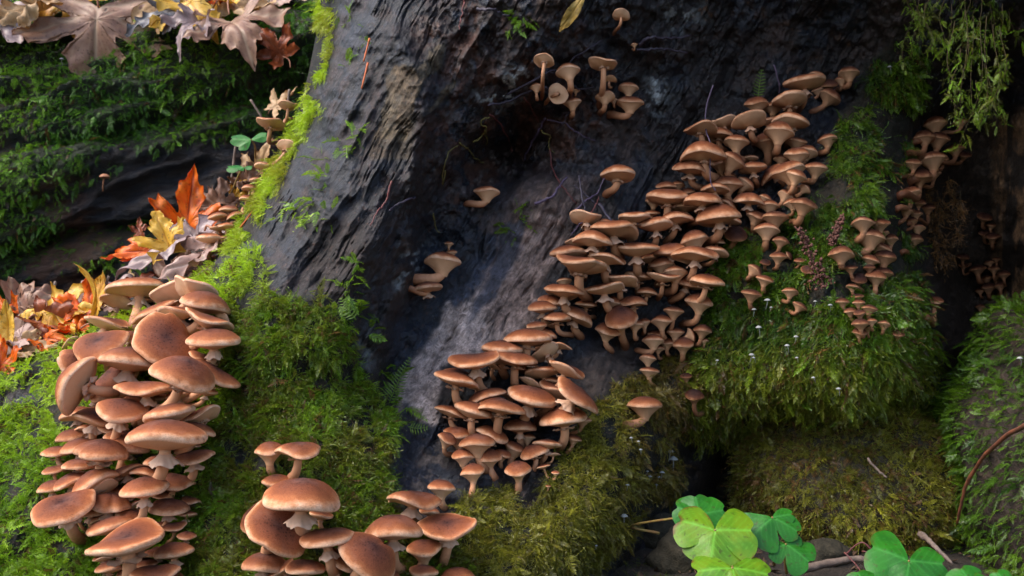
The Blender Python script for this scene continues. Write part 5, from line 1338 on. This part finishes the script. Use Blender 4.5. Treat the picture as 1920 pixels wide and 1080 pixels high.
# ================================================================== TWIGS, ROOTLETS, NEEDLES
mat_root = simple_mat('black_rootlet', (.060, .048, .070), (.018, .015, .022), .45, 400)
mat_redroot = simple_mat('red_rootlet', (.16, .045, .035), (.07, .025, .03), .5, 300)
mat_purple = simple_mat('purple_rootlet', (.10, .07, .12), (.05, .035, .06), .45, 300)
mat_ygroot = simple_mat('yellow_rootlet', (.20, .17, .05), (.12, .10, .03), .6, 300)
mat_stick = simple_mat('grey_stick', (.22, .16, .125), (.085, .06, .05), .75, 120, .7, .002)
mat_redstick = simple_mat('red_stick', (.24, .075, .035), (.045, .025, .018), .6, 60, .5)
mat_needle = simple_mat('orange_needle', (.50, .12, .03), (.36, .075, .02), .5, 150)
def strand(name, pts, r0, r1, mat, label, cat, group=None, off=.006, n=26, jit=.0015, dep=None, parent=None):
    q = np.array(pts, float); pp = smooth_path(q[:, :2], n)
    if dep is None: d = sample_depth(pp[:, 0], pp[:, 1]); d = np.convolve(np.pad(d, 3, 'edge'), np.ones(7) / 7, 'valid') - off
    else: d = np.interp(np.linspace(0, 1, n), np.linspace(0, 1, len(dep)), dep)
    W3 = P(pp[:, 0], pp[:, 1], d) + np.cumsum(rng.normal(0, jit * .5, (n, 3)), 0) * .35
    V, F = tube(W3 - W3[0], np.linspace(r0, r1, n) * d.mean() / FPX * rng.uniform(.85, 1.15, n), 6)
    o = link(name, mesh_np(name, V, F, mat), parent, W3[0])
    if label: tag(o, label, cat, group)
    return o
SI = lambda L: [(860 + x / 3.6, y / 3.6) for x, y in L]
for pts, m, r, lab in (
 ([(200,720),(330,690),(470,640),(620,630),(700,690),(725,770)], mat_root, 2.2, 'black rootlet crossing in front of the pale upturned mushroom'),
 ([(330,640),(480,560),(590,490),(700,480),(800,390),(870,340),(980,270)], mat_root, 2.0, 'long black rootlet climbing past the slender mushroom'),
 ([(590,490),(720,520),(790,590),(890,555)], mat_root, 1.7, 'black rootlet forking right between the two mushroom groups'),
 ([(640,640),(660,560),(760,450),(830,370)], mat_root, 1.7, 'black rootlet rising behind the pale upturned mushroom'),
 ([(560,590),(640,640),(720,700),(720,780)], mat_root, 1.8, 'short black rootlet bending down under the pale mushroom'),
 ([(210,780),(270,840),(330,960),(370,1020)], mat_redroot, 1.6, 'reddish rootlet hanging left under the rootlet tangle'),
 ([(580,800),(520,930),(470,1060)], mat_purple, 2.2, 'purple rootlet slanting down below the tangle'),
 ([(440,660),(490,760),(520,860)], mat_redroot, 1.2, 'short red rootlet hanging from the long black one'),
 ([(600,810),(700,840),(800,890),(930,940)], mat_purple, 1.4, 'pale purple rootlet crossing under the mushroom groups'),
 ([(780,480),(785,600),(775,720)], mat_redroot, 1.3, 'thin red rootlet hanging beside the right rootlet mushrooms'),
 ([(700,790),(740,760),(730,820),(690,860)], mat_root, 1.5, 'short black rootlet loop under the tangle'),
 ([(1220,310),(1330,260),(1450,270),(1584,230)], mat_root, 3.0, 'thick black root running right across the dark bark'),
 ([(1200,330),(1380,300),(1560,330)], mat_root, 2.4, 'black root just below the thick one'),
 ([(120,60),(240,75),(330,110)], mat_root, 2.6, 'dark root ridge at the top of the wet bark'),
 ([(45,-10),(42,100),(48,195)], mat_redroot, 1.6, 'red rootlet with a drop hanging on the wet bark'),
 ([(100,960),(180,880),(150,830),(210,790)], mat_ygroot, 1.8, 'yellow-green branching rootlet left of the hollow'),
 ([(10,960),(90,980),(140,1040),(200,1075)], mat_ygroot, 1.6, 'yellow-green rootlet trailing down from the branching one'),
 ([(180,870),(210,920),(225,1000)], mat_ygroot, 1.4, 'short yellow-green rootlet twig'),
 ([(560,880),(620,920),(600,1000),(640,1040)], mat_ygroot, 1.3, 'curled yellow rootlet beside the crumb of dead leaf'),
 ): strand('rootlet', SI(pts), r * 1.2, r * .6, m, lab, 'root', off=.012 if m is mat_root else .006, jit=.004)
SJ = lambda L: [(680 + x / 2.843, 260 + y / 2.843) for x, y in L]
for pts, m, r, lab in (
 ([(150,230),(140,330),(90,390),(40,470)], mat_redroot, 2.0, 'red-brown root trailing down the wet flank'),
 ([(280,310),(200,350),(130,380)], mat_root, 2.4, 'black root ridge under the wet flank'),
 ([(440,170),(420,250),(450,90),(520,40)], mat_ygroot, 1.2, 'thin yellow rootlet thread in the hollow'),
 ([(380,400),(390,470),(410,495)], mat_ygroot, 1.2, 'yellow rootlet curl above the grey lip'),
 ([(1000,60),(1010,170),(1080,270),(1130,330)], mat_redroot, 1.5, 'red rootlet hanging above the bare wood'),
 ([(915,345),(960,325),(1010,310),(1040,260),(1100,210)], mat_purple, 3.0, 'bluish twig lying above the bare wood'),
 ([(1150,200),(1165,330),(1180,420)], mat_root, 2.0, 'dark twig hanging over the left end of the middle cluster'),
 ([(1130,380),(1190,330),(1240,280),(1265,215)], mat_purple, 1.8, 'purple twig above the left end of the middle cluster'),
 ([(1255,350),(1300,400),(1340,460),(1380,510),(1415,582)], mat_root, 3.4, 'thick black twig poking down into the middle cluster'),
 ([(1200,430),(1160,470),(1130,520)], mat_purple, 1.5, 'thin purple twig over the leftmost middle mushrooms'),
 ([(1250,350),(1200,300),(1150,250)], mat_root, 1.8, 'black twig joining the thick one from above'),
 ([(1190,420),(1240,370),(1260,310)], mat_redroot, 1.3, 'thin red twig crossing the purple ones'),
 ): strand('twig', SJ(pts), r * 1.15, r * .6, m, lab, 'twig', off=.035 if pts[0][0] > 1100 else .010, jit=.003)
SF = lambda L: [(1180 + x / 3.176, 100 + y / 3.176) for x, y in L]
strand('twig', SF([(500,190),(465,310),(455,450),(490,560),(490,760),(520,830)]), 1.6, .8, mat_purple, 'long thin twig hanging down in front of the upper cluster', 'twig', off=.062)
strand('twig', SF([(860,70),(900,180),(905,240)]), 1.5, .9, mat_purple, 'thin twig ending on a cap of the upper cluster', 'twig', off=.05)
strand('stick', [S8(*p) for p in ((760,892),(900,850),(1070,820),(1170,826),(1330,838))], 8.5, 5.5, mat_stick, 'weathered grey stick lying on the soil between the sorrel leaves', 'stick', dep=[.985, 1.0, 1.01, 1.01, 1.01], jit=.001)
strand('stick', [(1926,794),(1890,815),(1856,846),(1830,880),(1812,912),(1803,950),(1796,978)], 4.2, 2.8, mat_redstick, 'thin red-brown stick with dark knots leaning on the mossy buttress', 'stick', dep=[.86, .93, 1.0, 1.03, 1.06], jit=.002)
strand('stick', [S8(*p) for p in ((1400,700),(1450,750),(1550,860))], 7, 3, mat_stick, 'pale splinter of wood on the soil behind the broad sorrel leaf', 'stick', dep=[1.03, 1.0, .98])
strand('stick', [S8(*p) for p in ((1140,318),(1180,365),(1228,410))], 2.5, 2, mat_stick, 'small brown twig lying on the mossy stone', 'stick', dep=[1.085, 1.08, 1.075])
for pts in ([(1030,800),(1110,740),(1200,830),(1250,905)], [(1110,780),(1180,790),(1240,800)], [(1020,790),(1060,830),(1095,885)]):
    strand('runner', [S8(*p) for p in pts], 1.8, 1.4, mat_redroot, ['thin dark red runner stem arching over the grey stick', 'short dark red runner stem behind the sorrel leaf', 'dark red runner stem crossing down over the grey stick'][[1030, 1110, 1020].index(pts[0][0])], 'stem', dep=[.97, .96, .95])
for (a, b_, lab) in (((690,118),(678,166),'short orange needle on the purple bark'), ((488,378),(418,470),'long orange needle lying along the left edge of the trunk'), ((693,72),(682,115),'thin brown needle above the short orange one')):
    strand('needle', [a, b_], 2.2, 1.6, mat_needle, lab, 'needle', off=.006, n=8, jit=0)
for (a, b_, dd, lab) in (((104,528),(98,572),1.24,'broken leaf stalk standing up in the litter'), ((204,518),(180,590),1.17,'straw-coloured stalk leaning behind the tall cluster'), ((470,187),(492,222),1.36,'pale stalk pointing up by the upper flank mushrooms'), ((543,168),(539,196),1.36,'short pale stalk above the upper flank mushrooms'), ((430,372),(442,270),1.32,'thin brown stalk behind the sorrel by the trunk')):
    strand('stalk', [a, b_], 2.6, 2.2, mat_stick, lab, 'stalk', dep=[dd, dd], n=8, jit=0)
# rough reddish tassels hanging on the moss
mat_tassel = simple_mat('red_tassel', (.15, .06, .045), (.07, .03, .022), .8, 300)
def tassel(pts, width, lab):
    pp = smooth_path(np.array(pts, float), 30); d = sample_depth(pp[:, 0], pp[:, 1]); d = np.full(30, d.min()) - .03
    W3 = P(pp[:, 0], pp[:, 1], d); root = thing('catkin', lab, 'catkin', W3[0])
    V, F = tube(W3 - W3[0], .0009, 6); link('axis', mesh_np('axis', V, F, mat_tassel), root)
    vs, fs = [], []
    for k in range(150):
        t_ = rng.uniform(.12, 1) ; c = W3[int(t_ * 29)] - W3[0] + rng.normal(0, 1, 3) * width * (.35 + .75 * t_) * .42 / FPX
        r_ = rng.uniform(.0012, .0026)
        o_ = np.array([(1, 0, 0), (-1, 0, 0), (0, 1, 0), (0, -1, 0), (0, 0, 1), (0, 0, -1)], float) * r_ * rng.uniform(.6, 1.3, (6, 1)) + c
        i0 = len(vs) * 6; vs.append(o_)
        fs += [(i0 + a, i0 + b_, i0 + c_) for a, b_, c_ in ((0, 2, 4), (2, 1, 4), (1, 3, 4), (3, 0, 4), (2, 0, 5), (1, 2, 5), (3, 1, 5), (0, 3, 5))]
    link('scales', mesh_np('scales', np.vstack(vs), np.array(fs), mat_tassel), root)['kind'] = 'stuff'
tassel([(1490, 425), (1508, 445), (1520, 480), (1535, 515), (1546, 536)], 22, 'reddish brown catkin tassel hanging on moss below the upper cluster')
tassel([(1582, 400), (1570, 430), (1558, 458)], 11, 'small reddish catkin left of the moss lobe tuft')
# small fern fronds
mat_fern = leaf_mat('fern', (.07, .14, .012), (.12, .20, .018), (.12, .14, .02), .5)
def fern(pts, width, lab, mirror=1):
    n = int(np.clip(np.linalg.norm(np.diff(np.array(pts, float), axis=0), axis=1).sum() / 5.0, 8, 26)); pp = smooth_path(np.array(pts, float), n); d = sample_depth(pp[:, 0], pp[:, 1]); d = np.full(n, np.median(d)) - .016
    W3 = P(pp[:, 0], pp[:, 1], d); root = thing('fern_frond', lab, 'fern', W3[0])
    V, F = tube(W3 - W3[0], np.linspace(.0007, .0003, n), 5); link('rachis', mesh_np('rachis', V, F, mat_fern), root)
    t = unit(np.gradient(W3, axis=0)); nn = np.array([.1, -1, .15]); s = unit(np.cross(t, nn))
    for k in range(1, n):
        env = width * math.sin(math.pi * (.25 + .73 * k / n)) * 1.0 / FPX
        for sg in (-1, 1):
            dr = unit(s[k] * sg + t[k] * .35 + rng.normal(0, .08, 3)); q = W3[k] - W3[0]; sd_ = unit(np.cross(dr, nn)) * .0007
            Vv = np.array([q - sd_ * .5, q + sd_ * .5, q + dr * env * .5 + sd_ + nn * -.0004, q + dr * env, q + dr * env * .5 - sd_])
            me = mesh_np('pinna', Vv, [np.array([(0, 1, 2)]), np.array([(0, 2, 4)]), np.array([(4, 2, 3)])], mat_fern, False, {'vein': np.zeros(5)})
            link('pinna', me, root)
fern([(712, 800), (728, 760), (745, 720), (768, 672)], 26, 'yellow-green fern frond rising beside the bare grey wood')
fern([(765, 800), (780, 803), (800, 802)], 14, 'small fern tip lying on the blue-black wood')
fern([(1421, 184), (1424, 160), (1428, 132)], 18, 'tiny green fern standing on dark bark above the upper cluster')
fern([(668, 600), (652, 580), (640, 560)], 16, 'short fern-like sprig at the top of the olive moss slope')

# crumbs of bark and leaf on the soil
mat_crumb = simple_mat('litter_crumbs', (.12, .065, .035), (.03, .02, .014), .8, 40)
n = 900; x = rng.uniform(.02, .75, n); y = rng.uniform(.86, 1.45, n); z = ground_z(x, y)
c = np.stack([x, y, z + .002], -1); L = rng.uniform(.002, .008, n)[:, None]; a = rng.uniform(0, 6.28, n)
d1 = np.stack([np.cos(a), np.sin(a), rng.normal(0, .35, n)], -1) * L; d2 = np.stack([-np.sin(a), np.cos(a), rng.normal(0, .35, n)], -1) * L * rng.uniform(.2, .7, (n, 1))
V = np.stack([c - d1, c + d2, c + d1, c - d2, c + np.array([0, 0, .0012])], 1).reshape(-1, 3); i = np.arange(n)[:, None] * 5
F = np.concatenate([i + np.array([[0, 1, 4]]), i + np.array([[1, 2, 4]]), i + np.array([[2, 3, 4]]), i + np.array([[3, 0, 4]])])
tag(link('leaf_crumbs', mesh_np('leaf_crumbs', V, F, mat_crumb, False)), 'brown crumbs of bark and leaf strewn over the dark soil', 'litter', kind='stuff')
